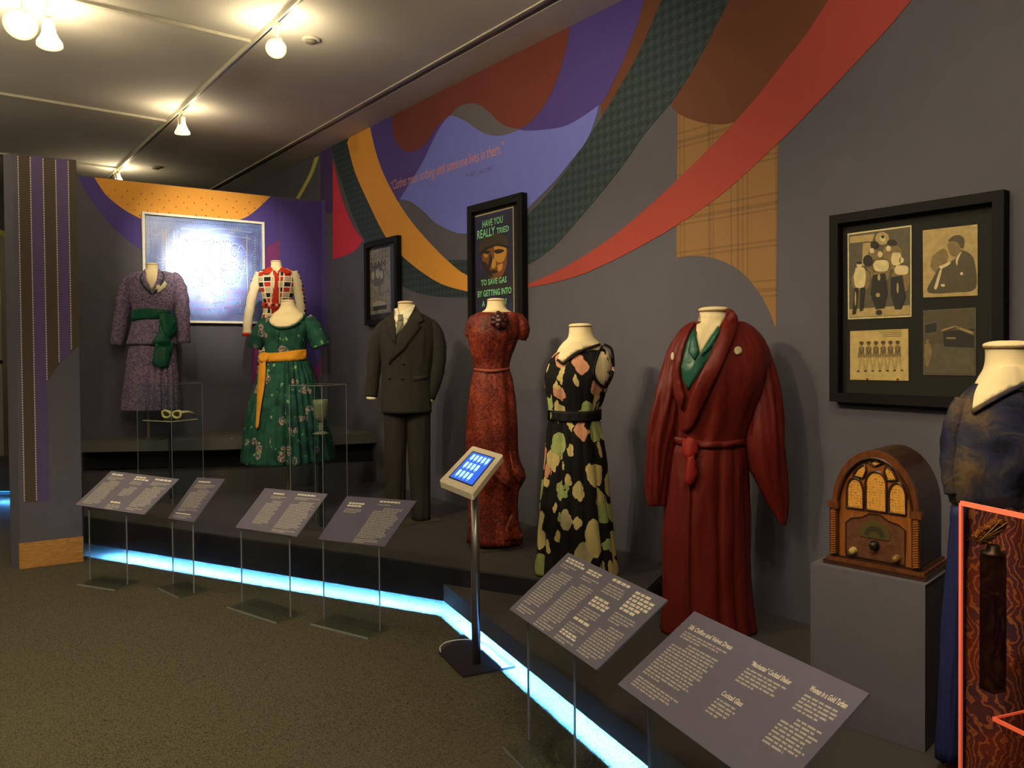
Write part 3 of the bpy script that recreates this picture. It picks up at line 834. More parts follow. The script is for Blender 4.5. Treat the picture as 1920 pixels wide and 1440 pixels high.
for k in range(150):
    x, y = rd.uniform(280, 486), rd.uniform(425, 590); l_ = rd.uniform(3, 14); a_ = rd.choice((0, PI / 2, rd.uniform(0, 3)))
    (ink if k % 3 == 0 else (pnk if k % 3 == 1 else whi)).append(pen([(x, y), (min(488, max(278, x + l_ * math.cos(a_))), min(592, y + l_ * math.sin(a_)))], .35))
for k in range(120): ink.append(circ(rd.uniform(335, 470), rd.uniform(450, 585), .6, .9, 5))
for nm, pp_, c in (('ink_marks', ink, (44, 50, 92)), ('yellow_marks', yel, (176, 172, 130)), ('white_marks', whi, (146, 164, 208)), ('pink_marks', pnk, (132, 96, 140))):
    o = flat(nm, PL, pp_, .0135, mat(nm + ' paint', c, .5), T, .001); o['kind'] = 'stuff'

# -- small framed print
T, O, U, H, PL = frame('framed_print', MURAL, [(681, 456), (743, 441), (745, 604), (684, 612)], .05, .055, 'narrow black frame with a grey banknote-like print behind the suit', 'picture', M_FRAME, M_MATB, 'frames on the mural wall')
t = NT('grey engraving'); v = t.coord('Object', (1, 1, 1)); nn_ = t.noise(v, 60, 5, 2); vo = t.noise(v, 14, 3, 1)
t.base(t.ramp(t.math('ADD', t.math('MULTIPLY', nn_.outputs[0], .7), t.math('MULTIPLY', vo.outputs[0], .45)), [(.42, rgb((58, 56, 50))), (.62, rgb((150, 145, 124)))])); t.b.inputs['Roughness'].default_value = .7
flat('print_sheet', PL, [[(690.5, 471), (731, 462), (733, 585), (693, 591)]], .002, t.m, T, .002)
b = MB(); O_ = PL.hit(696, 505, .003)
text_on(b, 'REAN', O_, PL.hit(722, 497, .003) - O_, Vector((0, 0, .055)), PL.n, .02); b.build('print_lettering', mat('print ink', (44, 42, 36), .7), T)
flat('print_motif', PL, [circ(707, 517, 14, 20), ], .0025, mat('print oval', (92, 90, 80), .7), T, .001)
for q_ in (circ(699, 517, 3.2, 8), circ(708, 513, 3.6, 9), circ(715, 515, 3, 8), circ(712, 573, 13, 9)): flat('print_face', PL, [q_], .0035, mat('print pale', (168, 164, 146), .7), T, .001)
flat('print_band', PL, [[(699, 575), (725, 571), (725, 579), (699, 583)]], .0045, mat('print ink', (44, 42, 36), .7), T, .001)

# -- wartime poster
T, O, U, H, PL = frame('framed_poster', MURAL, [(874.5, 388.5), (977.5, 359.5), (980, 600), (878, 616)], .055, .055, 'tall black framed poster with green lettering and a helmeted man', 'poster', M_FRAME, M_MATB, 'frames on the mural wall')
flat('paper', PL, [[(887, 406), (962.5, 386.5), (964.5, 596), (891, 604)]], .002, mat('poster border', (196, 180, 140), .7), T, .002)
t = NT('poster ground'); v = t.coord('Object'); n1 = t.noise(v, 4, 3)
t.base(t.ramp(n1.outputs[0], [(.35, rgb((34, 30, 44))), (.65, rgb((46, 50, 92)))])); t.b.inputs['Roughness'].default_value = .7
flat('poster_ground', PL, [[(889, 408), (961, 389.5), (963, 594), (892.5, 602)]], .0035, t.m, T, .001)
def ink_(nm, polys, c, off=.005): flat(nm, PL, polys, off, mat('poster ' + nm, c, .7), T, .001)
ink_('helmet', [S([(898, 478), (898, 462), (905, 448), (920, 440), (936, 438), (948, 444), (954, 458), (955, 470), (953, 482)]) + [(945, 466), (925, 461), (908, 468)]], (62, 54, 42))
ink_('face', [S([(903, 470), (916, 462), (938, 459), (950, 464), (951, 480), (949, 500), (943, 515), (932, 524), (920, 521), (910, 506), (904, 488)])], (122, 74, 36), .0055)
ink_('face_light', [S([(926, 462), (940, 460), (949, 465), (948, 480), (943, 490), (934, 492), (927, 484)]), circ(911, 478, 4, 5), S([(924, 484), (929, 487), (929, 500), (923, 503), (921, 498)]), S([(932, 498), (942, 494), (941, 505), (934, 510)])], (196, 140, 58), .0065)
ink_('face_shade', [S([(925, 470), (935, 467), (945, 469), (940, 474), (930, 476)]), S([(905, 474), (912, 470), (919, 472), (913, 477)]), S([(915, 509), (925, 506), (934, 509), (925, 513)]), S([(903, 490), (911, 492), (918, 505), (924, 520), (914, 514), (906, 503)]), S([(919, 474), (923, 484), (919, 502), (915, 500)])], (44, 30, 22), .0075)
ink_('helmet_rim', [pen([(899, 477), (912, 466), (932, 459), (953, 464)], 2.0)], (36, 32, 28), .0085)
ink_('collar', [S([(900, 527), (918, 522), (938, 524), (956, 528), (958, 545), (900, 550)])], (48, 44, 46), .0045)
M_MINT = mat('mint lettering', (150, 236, 176), .7)
b = MB()
for txt, x0, y0, x1, y1, h in (('HAVE YOU', 904.5, 427, 943, 417, 13), ('REALLY', 895, 448.5, 928, 440, 16), ('TRIED', 931, 438.5, 954, 433, 11),
                               ('TO SAVE GAS', 902, 536, 950, 529, 11), ('BY GETTING INTO', 896, 557.5, 959, 549.5, 11.5), ('A', 904, 575, 909, 574.5, 11), ('CLUB?', 925, 573, 950, 570, 11)):
    O_ = PL.hit(x0, y0, .009); text_on(b, txt, O_, PL.hit(x1, y1, .009) - O_, PL.hit(x0, y0 - h, .009) - O_, PL.n, .012)
b.build('poster_lettering', M_MINT, T)

# -- frame with four old photographs
T, O, U, H, PL = frame('photo_frame', MURAL, [(1553.5, 404), (1879, 356), (1884, 772), (1556, 751)], .042, .06, 'big black frame holding four sepia photographs above the radio', 'photo frame', M_FRAME, M_MATB, 'frames on the mural wall')
SEP = [mat('sepia %d' % i, c, .55, var=.17, nscale=38) for i, c in enumerate(((186, 160, 100), (134, 112, 68), (84, 72, 48), (36, 31, 23), (226, 206, 150), (92, 84, 62), (206, 180, 112)))]
def photo(quad, edge, ground, name):
    x = [q[0] for q in quad]; y = [q[1] for q in quad]; cx, cy = sum(x) / 4, sum(y) / 4
    p = flat(name, PL, [quad], .003, SEP[edge], T, .0025)
    flat('image', PL, [[(cx + (a - cx) * .96, cy + (c - cy) * .965) for a, c in quad]], .0036, SEP[ground], p, .0008)
    return p
def ink2(p, nm, polys, si, lay): return flat(nm, PL, polys, .0036 + .0007 * lay, SEP[si], p, .0006)
p1 = photo([(1589, 438), (1709, 422), (1709, 594), (1590, 599)], 4, 5, 'photograph')
ink2(p1, 'photo_light', [[(1593, 444), (1640, 438), (1636, 452), (1593, 456)], circ(1654, 447, 13, 12), [(1618, 456), (1632, 455), (1634, 495), (1616, 500)], [(1592, 580), (1706, 572), (1706, 590), (1592, 595)]], 0, 1)
fig = lambda x, y, s: [circ(x, y, 4.2 * s, 5 * s, 12)]
body = lambda x, y, w_, h: [S([(x - w_ * .5, y), (x + w_ * .5, y), (x + w_ * .75, y + h * .45), (x + w_ * .5, y + h), (x - w_ * .5, y + h), (x - w_ * .75, y + h * .45)])]
ink2(p1, 'photo_mid', body(1640, 470, 22, 38) + body(1672, 462, 26, 40) + body(1614, 508, 24, 34) + body(1688, 506, 24, 40) + body(1650, 486, 26, 40), 1, 2)
ink2(p1, 'photo_pale', body(1612, 502, 15, 36) + body(1652, 488, 20, 20) + body(1680, 474, 13, 22) + body(1690, 498, 18, 16) + fig(1611, 497, 1.2) + fig(1650, 477, 1.1) + fig(1666, 466, 1.1) + fig(1635, 470, 1) + fig(1690, 488, 1.1) + fig(1655, 448, 1.1), 4, 3)
ink2(p1, 'photo_dark', [circ(1627, 489, 9, 11), circ(1640, 459, 8, 7), circ(1672, 455, 9, 6), [(1602, 540), (1609, 540), (1605, 588), (1598, 590)], [(1613, 540), (1622, 538), (1618, 582), (1612, 584)],
     [(1636, 516), (1660, 512), (1664, 550), (1658, 578), (1642, 580), (1632, 552)], [(1670, 520), (1692, 516), (1698, 556), (1690, 580), (1678, 580), (1670, 552)], circ(1648, 586, 6, 5), circ(1655, 444, 3, 3), circ(1611, 493, 5, 2.5)], 3, 4)
ink2(p1, 'photo_hands', [circ(1646, 553, 4, 4), circ(1648, 520, 2.5, 6), circ(1604, 560, 1.5, 14), circ(1683, 540, 2, 10)], 0, 5)
p2_ = photo([(1730, 432), (1833, 420.5), (1833, 554), (1731, 558)], 0, 0, 'photograph')
ink2(p2_, 'photo_mid', [S([(1748, 480), (1768, 466), (1778, 478), (1772, 500), (1756, 512), (1744, 500)])], 1, 1)
ink2(p2_, 'photo_dark', [S([(1800, 468), (1816, 474), (1827, 490), (1829, 540), (1790, 548), (1740, 548), (1750, 520), (1762, 502), (1780, 492), (1790, 486)]),
     S([(1777, 452), (1786, 443), (1800, 441), (1808, 450), (1806, 466), (1796, 460)])], 2, 2)
ink2(p2_, 'photo_face', [S([(1776, 458), (1784, 452), (1796, 456), (1802, 468), (1794, 480), (1782, 478), (1778, 468)])], 1, 3)
ink2(p2_, 'photo_pale', [S([(1804, 470), (1797, 486), (1794, 498), (1792, 486), (1798, 476)]), S([(1761, 508), (1766, 506), (1757, 540), (1751, 541)]), S([(1760, 500), (1781, 491), (1780, 496), (1764, 505)]), circ(1803, 513, 3, 3), circ(1768, 535, 4, 2.5), [(1818, 423), (1832, 421), (1831, 425)]], 4, 4)
p3 = photo([(1594, 621), (1703, 616.5), (1703.5, 714), (1594, 712)], 6, 6, 'photograph')
fg, lg, dk = [], [], []
for i in range(6):
    x = 1615 + i * 13.6; y = 645 - i * .3
    fg += circ(x, y, 3.4, 3.8, 10), ; dk += circ(x, y - 2.2, 4.2, 3, 10),
    fg += S([(x - 4, y + 5), (x + 4, y + 5), (x + 5, y + 14), (x + 6, y + 26), (x - 6, y + 26), (x - 5, y + 14)]),
    lg += pen([(x - 2, y + 24), (x - 3, y + 38), (x - 6, y + 50)], 1.6), pen([(x + 2, y + 24), (x + 5, y + 38), (x + 7, y + 50)], 1.6)
    dk += pen([(x - 5, y + 8), (x, y + 18), (x + 5, y + 8)], .7), circ(x - 6, y + 51, 3, 1.3, 8), circ(x + 8, y + 51, 3, 1.3, 8)
ink2(p3, 'photo_mid', fg, 1, 1); ink2(p3, 'photo_legs', lg, 0, 2); ink2(p3, 'photo_dark', dk, 2, 3)
ink2(p3, 'photo_caption', [pen([(1645 + k * 4, 621 + k * 3.2), (1690, 620 + k * 3.2)], .5) for k in range(4)], 1, 2)
flat('red_spots', PL, [circ(1626, 711, 2), circ(1683, 711.5, 2.4)], .0065, mat('red spots', (140, 30, 20), .6), p3, .0006)
p4 = photo([(1731, 582), (1830, 576.5), (1830, 704.5), (1731, 703)], 5, 2, 'photograph')
ink2(p4, 'photo_mid', [[(1733, 648), (1827, 640), (1827, 701), (1733, 700)], [(1733, 606), (1759, 600), (1759, 626), (1733, 629)]], 5, 1)
ink2(p4, 'photo_dark', [[(1735, 609), (1756, 605), (1756, 622), (1735, 625)], [(1768, 622), (1826, 616), (1826, 652), (1770, 650)]], 3, 2)
ink2(p4, 'photo_pale', [[(1764, 618), (1792, 610), (1792, 613), (1764, 623)], [(1792, 610), (1826, 622), (1826, 629), (1792, 616)], [(1774, 632), (1792, 632), (1792, 636), (1774, 636)], circ(1739, 640, 3.4, 4), S([(1734, 645), (1745, 645), (1747, 664), (1742, 684), (1736, 685), (1733, 664)])], 1, 3)
ink2(p4, 'photo_sign', [pen([(1799, 616), (1824, 624)], .9), pen([(1768, 619), (1790, 613)], .7)], 0, 4)

# ------------------------------------------------------------------ reading labels on clear stands
M_LAB = mat('slate label board', (96, 92, 112), .5, var=.03); M_LABT = mat('label white print', (232, 224, 206), .6); M_LABG = mat('label grey print', (176, 170, 160), .6)
M_ACR = acrylic('clear acrylic', (250, 253, 254), .55, .02); M_EDGE = mat('acrylic edge', (120, 124, 128), .25)
def quad3(px4, Yc):
    r = [ray(*p) for p in px4]
    # P0 + P2 = P1 + P3 with d0 = 1
    A = Matrix((( -r[1].x, r[2].x, -r[3].x), (-r[1].y, r[2].y, -r[3].y), (-r[1].z, r[2].z, -r[3].z)))
    d = A.inverted() @ (-r[0]); d = [1.0] + list(d)
    P = [rr * dd for rr, dd in zip(r, d)]; c = sum((p.y for p in P)) / 4
    return [CAMP + p * (Yc / c) for p in P]
def reading_label(px4, Yc, panel, base_px, label, cols, depth_base=.2, side_edges=True):
    P = quad3(px4, Yc); TL, TR, BR, BL = P
    U, V = TR - TL, BL - TL; n = U.cross(V).normalized()
    if n.dot(CAMP - TL) < 0: n = -n
    c = (TL + BR) / 2; ub = Vector((U.x, U.y, 0)).normalized(); fb = Vector((-ub.y, ub.x, 0))
    if fb.dot(CAMP - c) < 0: fb = -fb
    mid = c + V * .33
    T = thing('reading_label', (mid.x, mid.y, 0), label, 'label', 'reading labels on clear stands')
    b = MB(); b.prism([p for p in P], n * -.006); bo = b.build('board', M_LAB, T)
    # stand: a clear upright panel and a clear foot
    e = []
    for x in panel:
        lo, hi = -1.0, 1.0
        for _ in range(40):
            m_ = (lo + hi) / 2; q = mid + ub * m_ - Vector((0, 0, .1))
            if proj(q)[0] < x: lo = m_
            else: hi = m_
        e.append(lo)
    a0, a1 = e; pm = mid + ub * (a0 + a1) / 2; hw = (a1 - a0) / 2
    def ztop(off): # underside of the board above the panel
        q = pm + fb * off; return q.z - (n.dot(q - TL) + .008) / n.z
    zt = min(ztop(.004), ztop(-.004)) - .002
    zt = pm.z - (n.dot(pm - TL) + .012) / n.z
    zu = lambda q: q.z - (n.dot(q - TL) + .012) / n.z
    qa, qb = pm - ub * hw, pm + ub * hw; za_, zb2 = zu(qa), zu(qb)
    b = MB(); b.prism([Vector((p.x, p.y, z)) + fb * .004 for p, z in ((qa, .012), (qb, .012), (qb, zb2), (qa, za_))], fb * -.008); b.build('upright', M_ACR, T)
    for q, z in ((qa, za_), (qb, zb2)):
        b = MB(); b.box((q.x, q.y, (z + .012) / 2), ub * .0012, fb * .0042, (0, 0, (z - .014) / 2)); b.build('upright_edge', M_EDGE, T)
    fc = pm + fb * .0
    b = MB(); b.box((fc.x, fc.y, .0065), ub * (hw * 1.02), fb * depth_base / 2, (0, 0, .0055)); b.build('foot', M_ACR, T)
    b = MB(); b.box(Vector((fc.x, fc.y, .0065)) + fb * depth_base / 2, ub * (hw * 1.02), fb * .001, (0, 0, .0055)); b.build('foot_edge', M_EDGE, T)
    tt, tb = MB(), MB(); rd = random.Random(int(px4[0][0]))
    pt = lambda u, v: TL + U * u + V * v + n * .0006
    for (u0, u1, items) in cols:
        for kind, v0, v1, data in items:
            if kind == 'T':
                for k, tx in enumerate(data):
                    hh = (v1 - v0) / len(data); vv = v0 + hh * (k + .85); w_ = (u1 - u0) * min(1.0, len(tx) / max(len(q) for q in data))
                    O_ = pt(u0, vv); text_on(tt, tx, O_, U * w_, V * (-hh * .72), n, .02)
            elif kind == 'H':
                hh = (v1 - v0) / data
                for k in range(data):
                    us = u0; w1 = u0 + (u1 - u0) * rd.uniform(.6, .95)
                    while us < w1:
                        wl_ = rd.uniform(.02, .05); vv = v0 + hh * k
                        tt.quad(pt(us, vv), pt(us + wl_, vv), pt(us + wl_, vv + hh * .68), pt(us, vv + hh * .68)); us += wl_ + .008
            elif kind in 'BS':
                v = v0; first = kind == 'B'; k = 0
                while v < v1:
                    w1 = u0 + (u1 - u0) * (rd.uniform(.82, 1.0) if v < v1 - .03 else rd.uniform(.4, .7)); us = u0
                    if first and k < 2: us = u0 + (u1 - u0) * .3
                    # words of a line
                    while us < w1:
                        wl_ = min(rd.uniform(.012, .045), w1 - us + .004)
                        tb.quad(pt(us, v), pt(us + wl_, v), pt(us + wl_, v + data * .5), pt(us, v + data * .5)); us += wl_ + .006
                    v += data; k += 1
    if tt.v: tt.build('title_print', M_LABT, bo)['kind'] = 'stuff'
    if tb.v:
        o = tb.build('body_print', M_LABG, bo); o['kind'] = 'stuff'
    return T
ln = .034
reading_label([(208.5, 883), (336, 898), (270, 965), (141, 946.5)], 5.15, (167, 237), None, 'leftmost reading label with three text columns near the striped pier',
    [(.06, .3, [('H', .06, .13, 1), ('S', .15, .22, ln), ('B', .26, .92, ln)]), (.42, .6, [('H', .06, .18, 2), ('S', .2, .3, ln), ('B', .36, .62, ln), ]),
     (.42, .6, [('H', .78, .84, 1), ('S', .86, .97, ln)]), (.7, .95, [('H', .06, .13, 1), ('S', .16, .24, ln), ('B', .28, .84, ln), ('S', .88, .93, ln)])])
reading_label([(370, 895), (421.6, 898), (363, 979), (314, 972)], 4.95, (323, 362), None, 'narrow single-column reading label, second from the striped pier',
    [(.15, .85, [('H', .08, .13, 1), ('S', .16, .24, ln), ('B', .28, .72, ln), ('S', .74, .78, ln), ('H', .84, .88, 1), ('S', .9, .95, ln)])])
reading_label([(497, 915), (614, 926), (556, 1006), (441, 989)], 4.55, (452, 543), None, 'two-column reading label below the green floral dress',
    [(.2, .45, [('H', .09, .14, 1), ('S', .17, .23, ln), ('B', .28, .84, ln)]), (.58, .95, [('H', .06, .11, 1), ('S', .14, .2, ln), ('B', .24, .88, ln), ('S', .91, .96, ln)])])
reading_label([(650.5, 930), (781, 939), (721.6, 1025), (596, 1011)], 4.25, (606, 711), None, 'reading label with one long right column in front of the suit',
    [(.1, .4, [('H', .13, .24, 2), ('S', .27, .36, ln)]), (.52, .92, [('H', .05, .1, 1), ('S', .13, .16, ln), ('B', .2, .86, ln), ('S', .89, .96, ln)])])
lf = .036
reading_label([(1065, 1036), (1252, 1125), (1118, 1256), (955, 1142)], 2.78, (990, 1077), None, 'four-column reading label in front of the black floral gown',
    [(.05, .24, [('H', .05, .13, 2), ('S', .15, .2, lf), ('B', .26, .82, lf), ('S', .86, .95, lf)]), (.3, .49, [('H', .07, .14, 2), ('S', .17, .23, lf), ('B', .28, .86, lf), ('S', .89, .97, lf)]),
     (.54, .72, [('H', .04, .09, 1), ('S', .12, .26, lf), ('H', .32, .46, 3), ('S', .49, .6, lf), ('H', .64, .69, 1), ('S', .72, .8, lf), ('H', .83, .9, 2), ('S', .92, .98, lf)]),
     (.77, .97, [('H', .06, .34, 6), ('S', .37, .5, lf), ('B', .54, .95, lf)])], .22)
reading_label([(1302, 1146), (1630, 1300), (1453, 1500), (1158, 1283)], 2.06, (1217, 1360), None, 'largest reading label in front of the grey radio pedestal',
    [(.06, .36, [('T', .13, .2, ['Silk Chiffon and Velvet Dress']), ('S', .225, .29, .03), ('B', .33, .78, .033), ('S', .82, .93, .03)]),
     (.5, .72, [('T', .17, .235, ['“Manhattan” Cocktail Shaker']), ('S', .26, .4, .033)]), (.5, .62, [('T', .52, .585, ['Cocktail Glass']), ('S', .61, .76, .033)]),
     (.8, .97, [('T', .13, .2, ['Woman in a Gold Turban']), ('S', .23, .37, .033), ('B', .43, .72, .033)])], .24)

# ------------------------------------------------------------------ tablet on a pole stand
M_STEEL = mat('brushed steel', (150, 142, 138), .3, .9, var=.04, nscale=60); M_TAB = mat('tablet shell', (226, 216, 188), .45)
M_PLATE = mat('dark steel plate', (66, 62, 66), .35, .7)
bc = atZ(891, 1234, 0)
TS = thing('tablet_stand', (bc.x, bc.y, 0), 'white tablet kiosk with glowing blue screen on a steel pole', 'tablet stand')
cor = [atZ(x, y, .012) for x, y in ((820, 1224), (874, 1184), (962, 1250), (866, 1267))]
e1 = Vector((.78, -.62, 0)).normalized()
cor = [atZ(822, 1222, .012), atZ(878, 1183, .012), atZ(966, 1248, .012), atZ(868, 1267, .012)]
b = MB(); b.prism(cor, (0, 0, -.011)); b.build('base_plate', M_PLATE, TS)
P = quad3([(886, 836), (944, 853), (886, 927), (823, 902)], 3.72)
# screen plane rectangle TL TR BR BL
TL, TR, BR, BL = P; U, V = TR - TL, BL - TL; n = U.cross(V).normalized(); n = n if n.dot(CAMP - TL) > 0 else -n
def rrect(u0, v0, u1, v1, r, off=0.0):
    asp = U.length / V.length; o_ = []
    for cx_, cy_, a0 in ((u1 - r, v0 + r * asp, -PI / 2), (u1 - r, v1 - r * asp, 0), (u0 + r, v1 - r * asp, PI / 2), (u0 + r, v0 + r * asp, PI)):
        for k in range(6):
            a = a0 + PI / 2 * k / 5; o_.append(TL + U * (cx_ + r * math.cos(a)) + V * (cy_ + r * asp * math.sin(a)) + n * off)
    return o_
b = MB(); b.prism(rrect(0, 0, 1, 1, .07), n * -.028); tb_ = b.build('tablet_case', M_TAB, TS)
b = MB(); b.prism(rrect(.14, .13, .86, .87, .02, .0012), n * -.002); b.build('bezel', M_BLACK, tb_)
M_SCR = mat('lit screen', (30, 80, 190), .3, emis=((40, 96, 220), 1.0))
b = MB(); b.prism(rrect(.17, .155, .83, .845, .01, .002), n * -.001); b.build('screen', M_SCR, tb_)
b = MB()
for r_ in range(3):
    for c_ in range(5 if r_ == 0 else 4):
        u0 = .25 + c_ * .115; v0 = .2 + r_ * .215
        b.add(rrect(u0, v0, u0 + .075, v0 + .15, .035, .0026), [tuple(range(24))])
        b.add(rrect(u0 + .015, v0 + .165, u0 + .06, v0 + .175, .003, .0026), [tuple(range(24))])
b.build('screen_icons', mat('screen figures', (170, 225, 255), .3, emis=((170, 225, 255), 1.2)), tb_)
ptop = atZ(888, 905, 0); hub = (TL + BR) / 2 - n * .03
pb_ = atZ(893, 1243, .012)
b = MB(); b.tube([pb_, (pb_.x, pb_.y, hub.z - .03)], .022, 20); b.build('pole', M_STEEL, TS, True)
b = MB(); b.tube([(pb_.x, pb_.y, hub.z - .05), hub - n * .002], .016, 12); b.build('neck_bracket', M_STEEL, TS)
cab = smooth_pts([tuple(atZ(x, y, .02)) for x, y in ((826, 1222), (826, 1212), (840, 1203), (870, 1199), (905, 1201), (920, 1206))], 6)
tag(obj('power_cord', *(lambda b: (b.tube([Vector(p) for p in cab], .003, 8), (b.v, b.f))[1])(MB()), mat('white cord', (214, 212, 208), .5)), 'thin white cord curling over the tablet stand base', 'cord')

# ------------------------------------------------------------------ cloth materials
def cloth_uv(name): 
    t = NT(name); tc = t.n('ShaderNodeTexCoord'); t.uv = tc.outputs['UV']; t.ob = tc.outputs['Object']
    t.b.inputs['Roughness'].default_value = .85; t.b.inputs['Specular IOR Level'].default_value = .2
    return t
def weave(t, vec, s=420, st=.25):
    n = t.noise(vec, s, 2); mp = t.n('ShaderNodeMapping'); mp.inputs['Scale'].default_value = (1, 1, .35); t.l(vec, mp.inputs[0])
    w_ = t.noise(mp.outputs[0], 16, 3, .8)
    t.bump(t.math('ADD', t.math('MULTIPLY', n.outputs[0], .06), w_.outputs[0]), .45, .016)
def vor(t, vec, scale, feat='F1', rand=1.0):
    v = t.n('ShaderNodeTexVoronoi', feature=feat); v.inputs['Scale'].default_value = scale
    v.inputs['Randomness'].default_value = rand; t.l(vec, v.inputs['Vector']); return v
def warp(t, vec, scale, amt):
    n = t.noise(vec, scale, 2); mx = t.n('ShaderNodeVectorMath', operation='MULTIPLY_ADD')
    t.l(n.outputs['Color'], mx.inputs[0]); mx.inputs[1].default_value = (amt,) * 3; t.l(vec, mx.inputs[2]); return mx.outputs[0]
def fabric_paisley():
    t = cloth_uv('purple paisley silk'); v = warp(t, t.ob, 14, .06)
    a = vor(t, v, 48); n = t.noise(v, 60, 3, 1.5)
    f = t.math('ADD', t.math('MULTIPLY', a.outputs['Distance'], .8), t.math('MULTIPLY', n.outputs[0], .6))
    t.base(t.ramp(f, [(.3, rgb((62, 58, 88))), (.55, rgb((88, 80, 112))), (.8, rgb((126, 108, 128)))])); weave(t, t.ob); return t.m
def fabric_knit():
    t = cloth_uv('red black cream knit'); sp = t.n('ShaderNodeSeparateXYZ'); t.l(t.uv, sp.inputs[0])
    u = t.math('MULTIPLY', sp.outputs[0], 1 / .062); w_ = t.math('MULTIPLY', sp.outputs[1], 1 / .05)
    cm = t.n('ShaderNodeCombineXYZ'); t.l(t.math('FLOOR', u), cm.inputs[0]); t.l(t.math('FLOOR', w_), cm.inputs[1])
    k = t.math('FRACT', t.math('ADD', t.math('MULTIPLY', t.math('FLOOR', u), .3334), t.math('MULTIPLY', t.math('FLOOR', w_), .6667)))
    col = t.ramp(t.math('ADD', k, .02), [(0, rgb((34, 32, 34))), (.33, rgb((188, 50, 34))), (.66, rgb((188, 176, 140)))], 'CONSTANT')
    g = t.math('MAXIMUM', t.math('LESS_THAN', t.math('FRACT', u), .16), t.math('LESS_THAN', t.math('FRACT', w_), .2))
    t.base(t.mix(g, col, rgb((232, 220, 190)))); weave(t, t.ob, 300, .4); return t.m
def fabric_green():
    t = cloth_uv('green floral cotton'); v = warp(t, t.ob, 9, .08)
    n = t.noise(v, 12, 3); base = t.ramp(n.outputs[0], [(.35, rgb((18, 54, 46))), (.65, rgb((34, 82, 68)))])
    a = vor(t, v, 7.5); m1 = t.math('LESS_THAN', a.outputs['Distance'], .3); br = t.noise(t.ob, 85, 3, 1)
    m1 = t.math('MULTIPLY', m1, t.math('GREATER_THAN', br.outputs[0], .5))
    b_ = t.mix(m1, base, t.mix(br.outputs[0], rgb((120, 84, 92)), rgb((196, 164, 160))))
    c = vor(t, v, 17); m2 = t.math('MULTIPLY', t.math('LESS_THAN', c.outputs['Distance'], .2), t.math('GREATER_THAN', n.outputs[0], .5))
    t.base(t.mix(m2, b_, rgb((112, 150, 96)))); weave(t, t.ob); return t.m
def fabric_flowers():
    t = cloth_uv('black velvet with painted flowers'); v = warp(t, t.ob, 16, .045)
    st = t.n('ShaderNodeMapping'); st.inputs['Scale'].default_value = (1, 1, .72); t.l(v, st.inputs[0])
    a = vor(t, st.outputs[0], 9.5, rand=.7); sc = t.n('ShaderNodeSeparateColor'); t.l(a.outputs['Color'], sc.inputs[0])
    tone = t.noise(t.ob, 40, 2)
    hue = t.ramp(sc.outputs[0], [(0, rgb((176, 160, 104))), (.3, rgb((112, 138, 74))), (.52, rgb((188, 112, 92))), (.68, rgb((150, 142, 112))), (.85, rgb((120, 148, 84)))], 'CONSTANT')
    fl_ = t.mix(t.math('MULTIPLY', tone.outputs[0], .5), hue, rgb((206, 190, 134)))
    m1 = t.math('LESS_THAN', a.outputs['Distance'], .47)
    st2 = t.n('ShaderNodeMapping'); st2.inputs['Scale'].default_value = (1.25, 1.25, .6); st2.inputs['Location'].default_value = (.37, .2, .13); t.l(v, st2.inputs[0])
    c = vor(t, st2.outputs[0], 13.5, rand=.9); s2_ = t.n('ShaderNodeSeparateColor'); t.l(c.outputs['Color'], s2_.inputs[0])
    m2 = t.math('MULTIPLY', t.math('LESS_THAN', c.outputs['Distance'], .36), t.math('GREATER_THAN', s2_.outputs[1], .35))
    x = t.mix(m2, rgb((17, 16, 15)), rgb((196, 176, 112)))
    t.base(t.mix(m1, x, fl_)); weave(t, t.ob, 300, .3); return t.m
def fabric_burnout():
    t = cloth_uv('blue burnout velvet'); v = warp(t, t.ob, 7, .12)
    a = vor(t, v, 8); n = t.noise(v, 26, 4, 1.2)
    f = t.math('ADD', t.math('MULTIPLY', a.outputs['Distance'], .8), t.math('MULTIPLY', n.outputs[0], .5))
    base = t.ramp(f, [(.4, rgb((18, 18, 34))), (.58, rgb((34, 36, 60))), (.74, rgb((50, 48, 58))), (.95, rgb((88, 72, 52)))])
    t.base(base); t.bump(f, .6, .014); return t.m
def fabric_brocade():
    t = cloth_uv('rust and gold brocade'); v = warp(t, t.ob, 5, .16)
    w_ = t.n('ShaderNodeTexWave'); w_.inputs['Scale'].default_value = 20; w_.inputs['Distortion'].default_value = 12; w_.inputs['Detail'].default_value = 3
    t.l(v, w_.inputs['Vector']); n = t.noise(v, 6, 2)
    base = t.ramp(n.outputs[0], [(.42, rgb((98, 46, 40))), (.66, rgb((46, 42, 68)))])
    t.base(t.mix(t.math('MULTIPLY', t.math('GREATER_THAN', w_.outputs['Fac'], .8), .5), base, rgb((176, 122, 60)))); return t.m
def plain(name, c, rough=.7, s=300, var=.1, sheen=.1, st=.2):
    if name in MATS: return MATS[name]
    t = cloth_uv(name); n = t.noise(t.ob, 18, 3)
    a, b_ = (tuple(x * k for x in rgb(c)[:3]) + (1,) for k in (1 - var, 1 + var))
    t.base(t.mix(n.outputs[0], a, b_)); t.b.inputs['Roughness'].default_value = rough; t.b.inputs['Specular IOR Level'].default_value = .2 + (.5 - rough) * .8 if rough < .5 else .2
    weave(t, t.ob, s, st); MATS[name] = t.m; return t.m
M_SKIN = plain('cream mannequin cloth', (226, 208, 164), .8, 500, .03, 0, .1)
M_SEAM = mat('neck seam', (120, 92, 58), .7)
M_POLE = mat('stand steel', (170, 156, 120), .35, .8)
M_BASE = mat('stand plate', (96, 92, 76), .45, .5)

